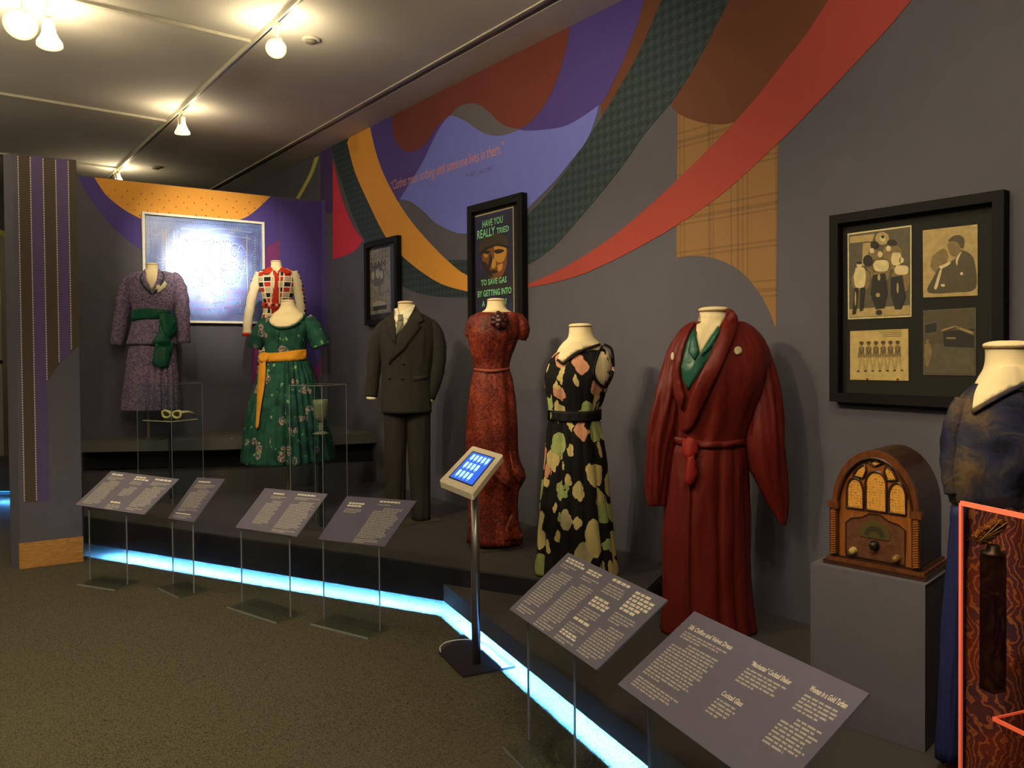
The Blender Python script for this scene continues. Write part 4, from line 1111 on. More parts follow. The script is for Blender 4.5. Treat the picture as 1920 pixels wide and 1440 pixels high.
def mannequin(cx, ybase, D, z0, label, plate=(60, 0), pole_to=None, cat='mannequin'):
    c = atY(cx, ybase, D); L = Vector((c.x, D, z0))
    T = thing('mannequin', L, label, cat, 'dressed mannequins')
    hw, rot = plate[0] * D / F / 2, plate[1]
    if hw:
        u = Vector((math.cos(rot), math.sin(rot), 0)); v_ = Vector((-u.y, u.x, 0))
        b = MB(); b.box(L + Vector((0, 0, .006)), u * hw, v_ * hw * .9, (0, 0, .005)); b.build('base_plate', M_BASE, T)
    if pole_to:
        zt = atY(cx, pole_to, D).z
        b = MB(); b.tube([L + Vector((0, 0, .01)), Vector((L.x, L.y, zt))], .012, 12); b.build('stand_pole', M_POLE, T)
    return T
def neck(T, D, rows, cap=True, k=.85):
    """cream neck and shoulder form; first row is the top"""
    o = loft('neck_form', [(r[0], r[1], r[2], r[3] if len(r) > 3 else k, r[4] if len(r) > 4 else 0) for r in rows], D, M_SKIN, T, 40, 4)
    y, xl, xr = rows[0][:3]; w_ = xr - xl
    kk = rows[0][3] if len(rows[0]) > 3 else k; dy = rows[0][4] if len(rows[0]) > 4 else 0
    loft('neck_cap', [(y - w_ * .09, xl + w_ * .3, xr - w_ * .3, kk, dy), (y - w_ * .07, xl + w_ * .12, xr - w_ * .12, kk, dy), (y - w_ * .02, xl - w_ * .005, xr + w_ * .005, kk, dy), (y + w_ * .03, xl - w_ * .02, xr + w_ * .02, kk, dy), (y + w_ * .05, xl, xr, kk, dy)], D, M_SKIN, o, 36, 3)
    loft('neck_seam', [(y + w_ * .045, xl - w_ * .012, xr + w_ * .012, kk, dy), (y + w_ * .085, xl - w_ * .012, xr + w_ * .012, kk, dy)], D, M_SEAM, o, 36, 1)
    return o
def button(T, x, y, tree, r, m, D, name='button'):
    return patch(name, circ(x, y, r, r, 12), tree, m, T, .006, .004, 3, .002)

# ================================================= 1 purple suit with green sash
D = 6.98
T = mannequin(279, 822, D, ZCT, 'purple patterned skirt suit with a green sash, left of the blue painting', (58, .1), 770)
mp_ = fabric_paisley(); mpd = plain('dark green piping', (40, 56, 52)); mgs = plain('emerald sash silk', (14, 74, 56), .5, 200, .2, .3)
nk = neck(T, D, [(495, 274, 296), (504, 275, 296), (511, 270, 300), (518, 258, 314, .6), (540, 256, 316, .6), (556, 262, 310, .6)])
sk = loft('skirt', [(628, 249, 322, .7), (660, 243, 327, .72), (700, 237, 331, .74), (740, 232, 334, .76), (768, 229, 336, .78)], D, mp_, T, 120, 5, pleats(22, .26, 5, .35), wr=0.012)
jk = loft('jacket', [(509, 262, 311, .55), (512, 250, 322, .55), (518, 241, 332, .55), (530, 238, 335, .6), (555, 242, 332, .62), (575, 248, 326, .62), (590, 251, 321, .62), (605, 248, 323, .64), (625, 244, 327, .68), (646, 240, 331, .7)], D, mp_, T, 90, 4, folds(7, .012, .6, 9, .3), wr=0.007)
tr_ = bvh(jk, sk)
patch('chest', [(273, 506), (298, 506), (295, 524), (284, 545), (274, 524)], tr_, M_SKIN, nk, .008, .012, 4)
lp = patch('lapel', S([(272, 503), (266, 514), (264, 524), (271, 536), (283, 548), (288, 560), (285, 546)]) + [(279, 534), (273, 516)], tr_, mp_, T, .014, .01, 4)
patch('piping', pen([(267, 512), (262.5, 524), (270, 538), (284, 551)], 1.2), tr_, mpd, lp, .018, .008, 3)
lp = patch('lapel', S([(297, 503), (305, 512), (306, 521), (300, 533), (291, 543), (287, 552)]) + [(284.5, 545), (294, 524)], tr_, mp_, T, .014, .01, 4)
patch('piping', pen([(302, 508), (307.5, 519), (301, 535), (289, 549)], 1.2), tr_, mpd, lp, .018, .008, 3)
patch('pocket_square', [(290, 543), (294, 534), (303, 533), (309, 527), (313, 531), (311, 539), (302, 546), (296, 551), (294, 545)], tr_, plain('cream silk', (206, 196, 158)), T, .014, .006, 4, .006)
sl = sleeve('sleeve', [(252, 517, 9, 0), (245, 526, 13, 0), (236, 547, 15), (229, 580, 14), (222, 620, 12.5), (217, 646, 11.5)], D, mp_, T, dyo=.01)
sr = sleeve('sleeve', [(321, 516, 9, 0), (328, 525, 13, 0), (336, 547, 14.5), (341, 580, 13), (343, 615, 11.5), (344, 643, 11)], D, mp_, T, dyo=.01)
patch('sash', S([(245, 582), (270, 578), (300, 580), (322, 583)]) + S([(322, 596), (300, 597), (270, 598), (246, 602)]), bvh(jk), mgs, T, .012, .012, 5, .006)
patch('sash_bow', S([(298, 590), (308, 586), (325, 592), (333, 604), (330, 625), (318, 634), (306, 626), (300, 606)]), bvh(jk), mgs, T, .03, .03, 5, .025)
patch('sash_tail', S([(300, 600), (318, 604), (320, 640), (308, 662), (292, 650), (285, 644), (296, 622)]), tr_, mgs, T, .024, .014, 5, .014)
patch('sash_tail', [(292, 642), (314, 648), (326, 640), (322, 664), (315, 688), (301, 690), (285, 682), (288, 660)], tr_, mgs, T, .03, .012, 5, .012)
button(T, 291, 622, tr_, 2, mat('jacket button', (90, 84, 92), .4), D)

# ================================================= 2 check knit ensemble
D = 7.35
T = mannequin(518, 815, D, ZCT, 'red, black and cream checked knit outfit half hidden by the green dress', (50, .2), 742)
mk = fabric_knit(); mkr = plain('red knit', (182, 48, 30), .85, 300, .1); mkc = plain('cream knit', (226, 212, 178), .85, 300, .05); mkb = plain('black knit', (34, 31, 33), .85, 300, .1)
nk = neck(T, D, [(490, 508, 527), (500, 508, 528), (506, 502, 534), (512, 494, 542, .6), (530, 492, 546, .55)])
sk = loft('skirt', [(590, 492, 547, .66), (620, 488, 550, .7), (680, 484, 553, .74), (742, 481, 556, .78)], D, mk, T, 90, 4, folds(8, .03, 1, 3), wr=0.012)
jk = loft('jacket', [(503, 499, 537, .5), (507, 490, 547, .52), (513, 484, 554, .56), (530, 484, 554, .62), (550, 489, 549, .62), (570, 494, 544, .62), (585, 493, 545, .62), (605, 488, 549, .66), (640, 483, 553, .7)], D, mk, T, 90, 4, wr=0.007)
tr_ = bvh(jk)
patch('collar', S([(508, 500), (498, 504), (491, 512), (502, 514), (512, 506)]), tr_, mkr, T, .012, .01, 3)
patch('collar', S([(529, 500), (539, 505), (547, 511), (536, 514), (524, 506)]), tr_, mkr, T, .012, .01, 3)
patch('chest', [(510, 499), (528, 499), (520, 513)], tr_, M_SKIN, nk, .012, .012, 3)
pk = patch('placket', [(511, 507), (525, 507), (523, 560), (522, 600), (510, 600), (511, 560)], tr_, mkr, T, .008, .006, 4)
for dx in (509, 525): patch('placket_edge', pen([(dx, 510), (dx - 1, 560), (dx - 1, 598)], 1.3), tr_, mkc, pk, .01, .005, 3)
bl = patch('belt', S([(491, 566), (518, 570), (547, 565)]) + S([(547, 575), (518, 580), (491, 576)]), tr_, mkr, T, .012, .008, 4)
for k in range(7): patch('belt_check', [(496 + k * 7, 569), (500 + k * 7, 570), (500 + k * 7, 575), (496 + k * 7, 574)], tr_, mkc if k % 2 else mkb, bl, .015, .004, 3)
for sd_, path in ((0, [(489, 513, 10), (479, 535, 9.5), (471, 565, 8.5), (465, 600, 8), (463, 628, 8)]), (1, [(549, 511, 10), (557, 530, 9.5), (562, 560, 9), (565, 590, 8.5), (566, 612, 8)])):
    sv = sleeve('sleeve', path, D, mkc, T)
    P_ = smooth_pts([p for p in path], 4); b_ = MB()
    for k in range(1, len(P_) - 1):
        x, y, r = P_[k]; q = atY(x + (r * .55 if sd_ else -r * .55), y, D); ang = .3 if sd_ else -.3
        m_i = 0 if k % 4 != 2 else 1
        b_.tube([q + Vector((0, 0, -.012)), q + Vector((0, 0, .014))], r * D / F * .52, 14, True, m_i)
    b_.build('sleeve_band', [mkb, mkr], sv, True)
    x, y, r = P_[-1]; q = atY(x, y, D); b_ = MB(); b_.tube([q + Vector((0, 0, -.01)), q + Vector((0, 0, .02))], r * D / F * 1.04, 20); b_.build('cuff', mkr, sv, True)

# ================================================= 3 green floral dress
D = 6.15
T = mannequin(540, 905, D, ZA, 'green floral dress with a mustard sash and full skirt', (62, .3), 860)
mg = fabric_green(); mmu = plain('mustard sash linen', (196, 134, 32), .75, 260, .15)
nk = neck(T, D, [(564, 527, 552), (574, 526, 555), (582, 521, 561), (590, 510, 570, .62), (602, 502, 576, .58), (620, 502, 570, .55)])
sk = loft('skirt', [(666, 497, 573, .8), (676, 493, 578, .85), (700, 485, 588, .9), (740, 475, 600, .95), (780, 466, 611, .98), (820, 460, 620, 1), (862, 455, 627, 1)], D, mg, T, 160, 5, pleats(34, .17, 7, .5, .5), wr=0.012)
bo = loft('bodice', [(592, 506, 573, .54), (597, 498, 580, .56), (606, 493, 583, .6), (622, 491, 581, .66), (640, 494, 576, .66), (655, 497, 573, .66), (668, 499, 572, .7)], D, mg, T, 90, 4, wr=0.005)
tr_ = bvh(bo)
patch('chest', S([(504, 603), (507, 596), (519, 586), (540, 582), (560, 584), (569, 589), (566, 597), (556, 606), (541, 612), (523, 613), (510, 609), (504, 603)])[:-1], bvh(bo, nk), M_SKIN, nk, .008, .012, 5)
patch('neckline', pen([(503, 602), (509, 610), (523, 615), (541, 614), (557, 607), (568, 597), (571, 589)], 1.6), tr_, plain('green binding', (26, 66, 54)), bo, .014, .008, 4)
pk = patch('placket', pen([(523, 615), (521, 640), (521, 664)], .8), tr_, plain('green binding', (26, 66, 54)), bo, .007, .004, 4)
for y in (622, 634, 646, 658): button(bo, 521, y, tr_, 1.7, mat('green button', (60, 110, 92), .4), D)
sleeve('sleeve', [(503, 602, 12), (492, 617, 15), (483, 636, 15), (478, 653, 14)], D, mg, T)
sleeve('sleeve', [(574, 598, 13), (585, 612, 16.5), (595, 632, 17), (602, 650, 16)], D, mg, T)
patch('sash', S([(494, 661), (520, 661), (550, 657), (574, 655)]) + S([(575, 673), (550, 677), (520, 678), (494, 679)]), bvh(bo, sk), mmu, T, .012, .012, 5, .008)
patch('sash_knot', S([(485, 666), (494, 660), (503, 663), (504, 672), (496, 680), (486, 677)]), bvh(bo, sk), mmu, T, .025, .02, 4, .018)
patch('sash_tail', S([(487, 672), (497, 674), (498, 700), (495, 730), (489, 765), (485, 800)]) + [(481, 806), (479, 799)] + S([(481, 760), (483, 720), (485, 690)]), bvh(sk), mmu, T, .03, .012, 5, .01)

# ================================================= 4 man's suit
D = 5.68
T = mannequin(770, 972, D, ZA, "man's dark double-breasted suit with grey tie and white shirt", (92, .5), None)
ms_ = plain('charcoal wool', (44, 41, 38), .9, 380, .12, .2); msh = plain('white shirt cotton', (226, 218, 186), .8, 400, .04); mti = plain('grey tie silk', (112, 108, 92), .5)
nk = neck(T, D, [(567, 746, 775), (576, 746, 776), (584, 743, 779), (592, 738, 786, .6), (606, 738, 790, .5)])
lg1 = loft('trouser_leg', [(762, 720, 766, .8), (800, 721, 764, .8), (860, 722, 762, .85), (920, 723, 761, .9), (962, 723, 760, .95, -.02)], D, ms_, T, 56, 4, folds(3, .035, 1, 2, .5), wr=0.006)
lg2 = loft('trouser_leg', [(762, 759, 807, .8), (800, 762, 807, .8), (860, 766, 807, .85), (920, 770, 807, .9), (972, 774, 808, .95, -.04)], D, ms_, T, 56, 4, folds(3, .035, 1, 4, .5), wr=0.006)
jk = loft('jacket', [(586, 742, 786, .5), (591, 731, 798, .52), (598, 720, 808, .54), (612, 713, 815, .56), (640, 711, 816, .6), (680, 714, 812, .62), (715, 716, 810, .62), (745, 716, 810, .64), (773, 715, 810, .66)], D, ms_, T, 90, 4, folds(6, .016, 1, 3), wr=0.007)
tr_ = bvh(jk, nk)
patch('shirt_front', [(740, 580), (748, 584), (776, 573), (779, 580), (765, 602), (744, 632), (741, 610)], tr_, msh, T, .01, .012, 4)
patch('shirt_collar', [(739, 579), (746, 577), (750, 594), (743, 608), (739, 596)], tr_, msh, T, .018, .01, 4)
patch('shirt_collar', [(776, 570), (780, 576), (764, 600), (755, 594), (752, 590)], tr_, msh, T, .018, .01, 4)
te = patch('tie', [(747, 600), (755, 600), (756, 608), (744, 630), (742, 624), (743, 612)], tr_, mti, T, .02, .008, 4, .004)
patch('tie_knot', [(746, 590), (755, 589), (755.5, 600), (746.5, 601)], tr_, mti, te, .026, .01, 3, .005)
patch('lapel', [(779, 572), (786, 582), (795, 601), (784, 606), (790, 612), (757, 656), (729, 681), (743, 645), (744, 630), (765, 601)], tr_, ms_, T, .016, .008, 5)
patch('lapel', [(738, 580), (731, 590), (721, 604), (727, 607), (724, 612), (732, 632), (743, 648), (744, 630), (741, 606)], tr_, ms_, T, .014, .008, 5)
for x, y in ((730, 681), (756, 682), (730, 709), (755, 710)): button(T, x, y, tr_, 2.6, mat('suit button', (26, 24, 22), .3), D)
patch('pocket_flap', [(776, 706), (801, 703), (801, 711), (777, 714)], tr_, ms_, T, .008, .006, 5)
for path in ([(727, 604, 8), (718, 614, 12), (709, 634, 14.5), (703, 668, 14), (700, 705, 12.5), (697, 744, 11)], [(801, 602, 8), (810, 612, 12.5), (818, 632, 15.5), (822, 667, 15), (817, 705, 14), (803, 746, 13)]):
    sv = sleeve('sleeve', path, D, ms_, T, wr=.035)
    x, y, r = path[-1]; b = MB(); q = atY(x, y, D); q2 = atY(x + (path[-1][0] - path[-2][0]) * .1, y + 4.5, D); b.tube([q, q2], r * .9 * D / F, 22); b.build('shirt_cuff', msh, sv, True)

# ================================================= 5 long red dress
D = 4.9
T = mannequin(927, 1018, D, ZA, 'long rust-red dress with a dark flower at the neck', (82, .45), None)
t = cloth_uv('rust red lace'); n_ = t.noise(t.ob, 55, 4, 1.5); n2_ = t.noise(t.ob, 6, 3)
t.base(t.ramp(t.math('ADD', t.math('MULTIPLY', n_.outputs[0], .6), t.math('MULTIPLY', n2_.outputs[0], .4)), [(.35, rgb((48, 15, 12))), (.5, rgb((96, 34, 22))), (.66, rgb((150, 66, 42)))])); t.b.inputs['Roughness'].default_value = .42
t.bump(t.math('ADD', n_.outputs[0], t.math('MULTIPLY', n2_.outputs[0], .6)), .6, .006); mr_ = t.m
nk = neck(T, D, [(562, 914, 945), (572, 913, 947), (580, 910, 951), (586, 902, 960, .6), (600, 898, 966, .5)])
dr = loft('dress', [(584, 905, 952, .5), (588, 892, 972, .52), (596, 883, 978, .55), (610, 879, 978, .6), (628, 877, 974, .66), (650, 881, 966, .66), (675, 888, 957, .66), (692, 889, 955, .68), (708, 885, 961, .72), (740, 880, 967, .76), (800, 875, 971, .8), (860, 874, 974, .82), (885, 874, 984, .82), (902, 875, 982, .82), (925, 878, 972, .8), (970, 879, 974, .84), (1014, 876, 980, .86)], D, mr_, T, 110, 4, folds(7, .05, 1.2, 6, .2), wr=0.008)
tr_ = bvh(dr)
sleeve('cap_sleeve', [(965, 594, 12), (975, 606, 15), (980, 622, 14), (978, 638, 9)], D, mr_, T)
sleeve('cap_sleeve', [(893, 597, 11), (885, 608, 11), (880, 622, 9), (879, 632, 6)], D, mr_, T)
patch('belt', S([(888, 690), (920, 693), (956, 689)]) + S([(956, 694), (920, 698), (888, 695)]), tr_, plain('red cord', (140, 62, 44), .4), T, .012, .01, 5, .004)
mfl = plain('dark leather flower', (52, 20, 16), .3)
fl_ = patch('flower', circ(937, 600, 10), tr_, mfl, T, .03, .02, 4, .02)
for k in range(7):
    a = k * .9; patch('petal', circ(937 + 10 * math.cos(a), 600 + 9 * math.sin(a), 9, 6.5, 14, a), tr_, mfl, fl_, .022 + .004 * (k % 3), .01, 4, .014)
patch('flower_tail', S([(930, 606), (938, 612), (940, 618), (933, 617)]), tr_, mfl, fl_, .02, .01, 3, .006)
for k, pp_ in enumerate((S([(955, 845), (972, 872), (986, 892), (976, 908), (962, 890)]), S([(905, 850), (930, 880), (960, 915), (940, 908), (912, 880)]), S([(948, 990), (962, 960), (974, 985), (980, 1012), (944, 1013)]))):
    patch('drape', pp_, tr_, mr_, T, .012, .01, 5, .02)

# ================================================= 6 black floral gown
D = 4.3
T = mannequin(1080, 1085, D, ZA, 'sleeveless black gown printed with large pale flowers', (70, .3), None)
mf = fabric_flowers(); mbl = plain('black velvet', (18, 17, 16), .7)
nk = neck(T, D, [(610, 1067, 1109), (622, 1067, 1111), (634, 1064, 1116), (644, 1054, 1126, .66), (660, 1044, 1136, .6), (690, 1040, 1138, .55)])
dr = loft('dress', [(650, 1058, 1130, .55), (658, 1046, 1140, .58), (670, 1034, 1146, .6), (685, 1026, 1146, .66), (705, 1020, 1144, .72), (725, 1021, 1140, .72), (750, 1025, 1132, .7), (772, 1028, 1126, .7), (790, 1028, 1126, .72), (815, 1025, 1131, .76), (860, 1021, 1137, .8), (920, 1015, 1143, .84), (980, 1009, 1150, .88), (1035, 1005, 1156, .9), (1072, 1002, 1160, .92)], D, mf, T, 140, 5, pleats(14, .2, 8, .02, 1.1), wr=0.008)
tr_ = bvh(dr, nk)
patch('chest', S([(1046, 672), (1052, 656), (1064, 642), (1080, 638), (1100, 640), (1116, 646), (1104, 651), (1084, 658), (1068, 668), (1056, 679)]), tr_, M_SKIN, nk, .008, .012, 6)
patch('armhole', S([(1132, 652), (1141, 660), (1146, 680), (1143, 704), (1133, 722), (1122, 714), (1116, 698), (1120, 676), (1126, 660)]), tr_, M_SKIN, T, .004, .006, 6)
for pp_ in ([(1044, 674), (1056, 681), (1070, 670), (1088, 659), (1112, 650), (1126, 645)],): patch('neckline', pen(pp_, 2.2), tr_, mbl, dr, .014, .008, 5)
patch('armhole_band', pen([(1130, 648), (1123, 660), (1117, 678), (1113, 700), (1120, 716), (1132, 726)], 2.0), tr_, mbl, dr, .012, .008, 5)
patch('armhole_band', pen([(1132, 646), (1146, 654), (1150, 680), (1147, 706), (1136, 726)], 2.6), tr_, mf, dr, .006, .01, 5)
patch('waistband', S([(1027, 769), (1060, 771), (1100, 771), (1128, 767)]) + S([(1128, 787), (1100, 791), (1060, 791), (1027, 788)]), tr_, mbl, T, .008, .01, 6, .003)

# ================================================= 7 red kimono
D = 3.72
T = mannequin(1325, 1190, D, ZB, 'dark red kimono robe with white crests over a green blouse', (90, .4), None)
mkm = plain('maroon silk crepe', (98, 27, 20), .46, 420, .12, .35); mkn = plain('bright red lining', (134, 32, 26), .55, 300, .1, .3); mgb = plain('green satin blouse', (30, 82, 64), .35, 200, .15)
nk = neck(T, D, [(580, 1311, 1366), (594, 1312, 1364), (608, 1308, 1368), (622, 1296, 1384, .62), (650, 1286, 1400, .56), (690, 1286, 1400, .5)])
bo = loft('robe_body', [(603, 1300, 1392, .5), (612, 1284, 1408, .5), (628, 1268, 1424, .54), (655, 1254, 1438, .58), (690, 1246, 1444, .62), (730, 1246, 1438, .62), (765, 1252, 1424, .62), (800, 1256, 1410, .62), (822, 1258, 1402, .62), (834, 1258, 1401, .63)], D, mkm, T, 110, 4, folds(9, .03, 1, 4, .15), wr=0.014)
sk = loft('robe_skirt', [(826, 1258, 1401, .64), (850, 1252, 1403, .66), (900, 1247, 1404, .68), (980, 1244, 1404, .7), (1060, 1242, 1406, .72), (1130, 1240, 1410, .74), (1178, 1236, 1418, .76)], D, mkm, T, 120, 5, pleats(13, .2, 12, .35, .6), wr=0.012)
tr_ = bvh(bo, sk, nk)
patch('chest', [(1312, 586), (1364, 586), (1350, 612), (1334, 630), (1311, 668), (1303, 650), (1306, 610)], tr_, M_SKIN, nk, .006, .012, 6)
bl = patch('blouse', [(1302, 614), (1306, 640), (1312, 664), (1334, 628), (1350, 612), (1346, 640), (1318, 690), (1290, 732), (1280, 712), (1276, 688), (1284, 652), (1292, 630)], tr_, mgb, T, .01, .012, 6)
patch('blouse_collar', [(1297, 624), (1304, 622), (1312, 660), (1302, 676), (1290, 660)], tr_, mgb, bl, .018, .01, 5, .006)
patch('blouse_collar', [(1346, 610), (1350, 622), (1334, 652), (1314, 668), (1320, 652), (1334, 630)], tr_, mgb, bl, .018, .01, 5, .006)
button(bl, 1287, 689, tr_, 4.2, mat('pearl button', (222, 212, 186), .3), D)
patch('collar_band', S([(1362, 578), (1374, 582), (1384, 600), (1376, 634), (1352, 690), (1326, 744), (1302, 796), (1284, 812)]) + S([(1276, 806), (1288, 764), (1308, 712), (1332, 664), (1350, 624), (1358, 600)]), tr_, mkm, T, .02, .016, 6, .008)
patch('collar_band', S([(1303, 606), (1296, 618), (1284, 648), (1275, 688), (1276, 714), (1284, 744)]) + S([(1279, 770), (1262, 740), (1260, 700), (1268, 660), (1284, 624), (1296, 606)]), tr_, mkm, T, .016, .014, 6, .006)
patch('crest', circ(1384, 657, 7.5, 8, 18), tr_, mat('white crest', (206, 190, 150), .7), T, .006, .005, 4)
patch('crest', circ(1261, 668, 3.2, 8, 14), tr_, mat('white crest', (206, 190, 150), .7), T, .006, .005, 4)
s1_ = loft('sleeve', [(628, 1272, 1306, .5), (650, 1255, 1302, .62), (700, 1238, 1290, .7, -.02), (760, 1222, 1274, .72, -.03), (820, 1212, 1262, .7, -.03), (880, 1208, 1254, .62, -.03), (925, 1209, 1248, .5, -.03), (946, 1214, 1244, .35, -.03)], D, mkm, T, 60, 4, folds(5, .07, 1, 7, .2), wr=0.014)
s2_ = loft('sleeve', [(628, 1384, 1418, .5), (650, 1388, 1438, .6), (700, 1396, 1452, .7, -.02), (760, 1398, 1460, .75, -.04), (820, 1392, 1465, .72, -.05), (870, 1398, 1468, .6, -.05), (915, 1420, 1469, .5, -.05), (955, 1444, 1468, .4, -.05), (980, 1460, 1466, .3, -.05)], D, mkm, T, 60, 4, folds(5, .075, 1, 11, .2), wr=0.014)
patch('belt', S([(1258, 816), (1300, 824), (1350, 828), (1404, 822)]) + S([(1404, 834), (1350, 840), (1300, 838), (1258, 830)]), bvh(bo, sk), mkm, T, .014, .014, 6, .006)
patch('belt_knot', S([(1280, 826), (1292, 820), (1306, 826), (1308, 846), (1296, 864), (1282, 856), (1278, 840)]), bvh(bo, sk), mkn, T, .026, .03, 5, .010)
patch('belt_tail', [(1290, 856), (1300, 852), (1308, 884), (1303, 904), (1293, 913), (1283, 902), (1286, 880)], bvh(bo, sk), mkn, T, .03, .016, 5, .012)
patch('front_overlap', pen([(1290, 842), (1292, 930), (1290, 1050), (1292, 1176)], 2.0), bvh(sk), mkm, T, .008, .012, 8)

# ================================================= 8 blue velvet dress at the right edge
D = 2.46
T = mannequin(1888, 1500, D, ZB, 'navy and gold burnout velvet gown cut by the right edge', (80, .2), None)
mb_ = fabric_burnout(); mbr = fabric_brocade(); mnv = plain('navy chiffon', (32, 36, 78), .6)
nk = neck(T, D, [(646, 1849, 1931), (664, 1852, 1930), (690, 1849, 1936), (712, 1836, 1952, .7), (745, 1822, 1966, .62), (790, 1820, 1966, .55)])
bo = loft('bodice', [(716, 1836, 1954, .52), (728, 1818, 1972, .55), (748, 1803, 1984, .58), (780, 1790, 1990, .62), (820, 1781, 1990, .66), (870, 1776, 1984, .68), (905, 1780, 1978, .66), (945, 1790, 1970, .66)], D, mb_, T, 90, 4, folds(9, .02, 1, 6, .5), wr=0.005)
sk = loft('skirt', [(935, 1792, 1970, .66), (980, 1796, 1980, .7), (1060, 1794, 1986, .74), (1160, 1788, 1994, .78), (1280, 1780, 2004, .82), (1380, 1776, 2012, .86), (1440, 1774, 2016, .88)], D, mbr, T, 110, 4, folds(9, .03, 1, 2, .2), wr=0.012)
tr_ = bvh(bo, nk)
patch('chest', S([(1823, 768), (1827, 738), (1838, 714), (1852, 694), (1890, 684), (1934, 690), (1952, 712), (1938, 716), (1910, 722), (1880, 735), (1850, 752)]), tr_, M_SKIN, nk, .008, .014, 8)
patch('neckline', pen([(1822, 772), (1850, 756), (1880, 739), (1912, 725), (1952, 714)], 4), tr_, mb_, bo, .014, .012, 7)
sleeve('sleeve', [(1808, 750, 16), (1792, 790, 20), (1782, 840, 19), (1782, 890, 16), (1786, 925, 14)], D, mb_, T, wr=.08)
loft('side_panel', [(950, 1784, 1812, .8), (1050, 1778, 1808, .9), (1180, 1768, 1804, 1), (1300, 1762, 1802, 1), (1424, 1756, 1802, 1)], D - .06, mnv, T, 40, 4, folds(5, .08, .6, 5, .4), wr=0.01)

# ------------------------------------------------------------------ tall clear vitrines
def vitrine(near, left_px, right_px, ytop, label, sq=None):
    N = atZ(near[0], near[1], ZA); eL = -dirL.copy(); eR = Vector((-eL.y, eL.x, 0))
    if eR.y < 0: eR = -eR
    def solve(e, px):
        lo, hi = 0.0, 1.2
        for _ in range(40):
            m_ = (lo + hi) / 2
            if abs(proj(N + e * m_)[0] - near[0]) < abs(px - near[0]): lo = m_
            else: hi = m_
        return lo
    a, c = solve(eL, left_px), solve(eR, right_px)
    H = atY(near[0], ytop, N.y).z - ZA
    T = thing('vitrine', N + eL * a / 2 + eR * c / 2, label, 'display case', 'tall clear cases on the platform')
    th = .003; up_ = Vector((0, 0, H / 2))
    for p, u, w_, n_ in ((N + eL * a / 2, eL, a, eR), (N + eR * c / 2, eR, c, eL), (N + eL * a / 2 + eR * c, eL, a, eR), (N + eR * c / 2 + eL * a, eR, c, eL)):
        b = MB(); b.box(p + up_ + Vector((0, 0, .001)), u * (w_ / 2 - .004), n_ * .0025, up_); b.build('side_panel', M_ACR, T)
    b = MB(); b.box(N + eL * a / 2 + eR * c / 2 + up_ * 2 + Vector((0, 0, .004)), eL * a / 2, eR * c / 2, (0, 0, .003)); b.build('top_panel', M_ACR, T)
    for q in (N, N + eL * a, N + eR * c, N + eL * a + eR * c):
        b = MB(); b.box(q + up_ + Vector((0, 0, .001)), eL * .0022, eR * .0022, up_); b.build('corner_edge', M_EDGE, T)
    for p, q in ((N, N + eL * a), (N, N + eR * c), (N + eL * a, N + eL * a + eR * c), (N + eR * c, N + eL * a + eR * c)):
        b = MB(); b.tube([p + up_ * 2 + Vector((0, 0, .005)), q + up_ * 2 + Vector((0, 0, .005))], .002, 6); b.build('top_edge', M_EDGE, T)
    return T, N, eL, eR, a, c
T, N, eL, eR, a, c = vitrine((324, 946), 260, 382, 722, 'tall clear case holding the cream sunglasses')
cc = N + eL * a / 2 + eR * c / 2
zs = atY(322, 787, cc.y).z
b = MB(); b.box(Vector((cc.x, cc.y, zs)), eL * a * .42, eR * c * .42, (0, 0, .004)); sf = b.build('shelf', M_ACR, T)
b = MB(); b.tube([Vector((cc.x, cc.y, zs)) + eL * a * .42 * i + eR * c * .42 * j for i, j in ((1, -1), (-1, -1), (-1, 1))], .0045, 6); b.build('shelf_edge', mat('bright acrylic edge', (196, 190, 160), .2), sf)
b = MB(); b.box(Vector((cc.x, cc.y, (zs + ZA) / 2)), eL * .012, eR * .012, (0, 0, (zs - ZA) / 2 - .005)); b.build('post', acrylic('thick acrylic', (205, 215, 220), .9, .05), T)
# sunglasses
M_CRM = mat('cream plastic', (226, 212, 140), .35); M_LENS = mat('smoked lens', (70, 66, 40), .1)
g0 = atY(322, 783, cc.y); g0.z = zs + .045
T = thing('sunglasses', Vector((g0.x, g0.y, zs + .004)), 'cream framed sunglasses on the clear shelf', 'sunglasses')
gx = Vector((.9, -.3, 0)).normalized(); gy = Vector((.3, .9, 0)).normalized(); gz = Vector((0, 0, 1))
for sg in (-1, 1):
    c0 = g0 + gx * .054 * sg
    rim = [c0 + gx * (.042 * math.cos(t_)) + gz * (.028 * math.sin(t_) + (.014 * max(0, math.cos(t_) * sg) if math.sin(t_) > 0 else 0)) for t_ in [2 * PI * k / 22 for k in range(23)]]
    b = MB(); b.tube(rim, .011, 8, False); rm = b.build('rim', M_CRM, T, True)
    b = MB(); b.add([p for p in rim[:-1]] + [p + gy * .002 for p in rim[:-1]], [tuple(range(22)), tuple(range(43, 21, -1))]); b.build('lens', M_LENS, rm)
    b = MB(); b.tube([c0 + gx * .046 * sg + gz * .02, c0 + gx * .052 * sg + gz * .018 + gy * .08, c0 + gx * .046 * sg + gz * .004 + gy * .14, c0 + gx * .04 * sg - gz * .028 + gy * .17], [.012, .01, .008, .006], 8); b.build('temple', M_CRM, T, True)
b = MB(); b.tube([g0 - gx * .016 + gz * .008, g0 + gz * .012, g0 + gx * .016 + gz * .008], .009, 8); b.build('bridge', M_CRM, T, True)

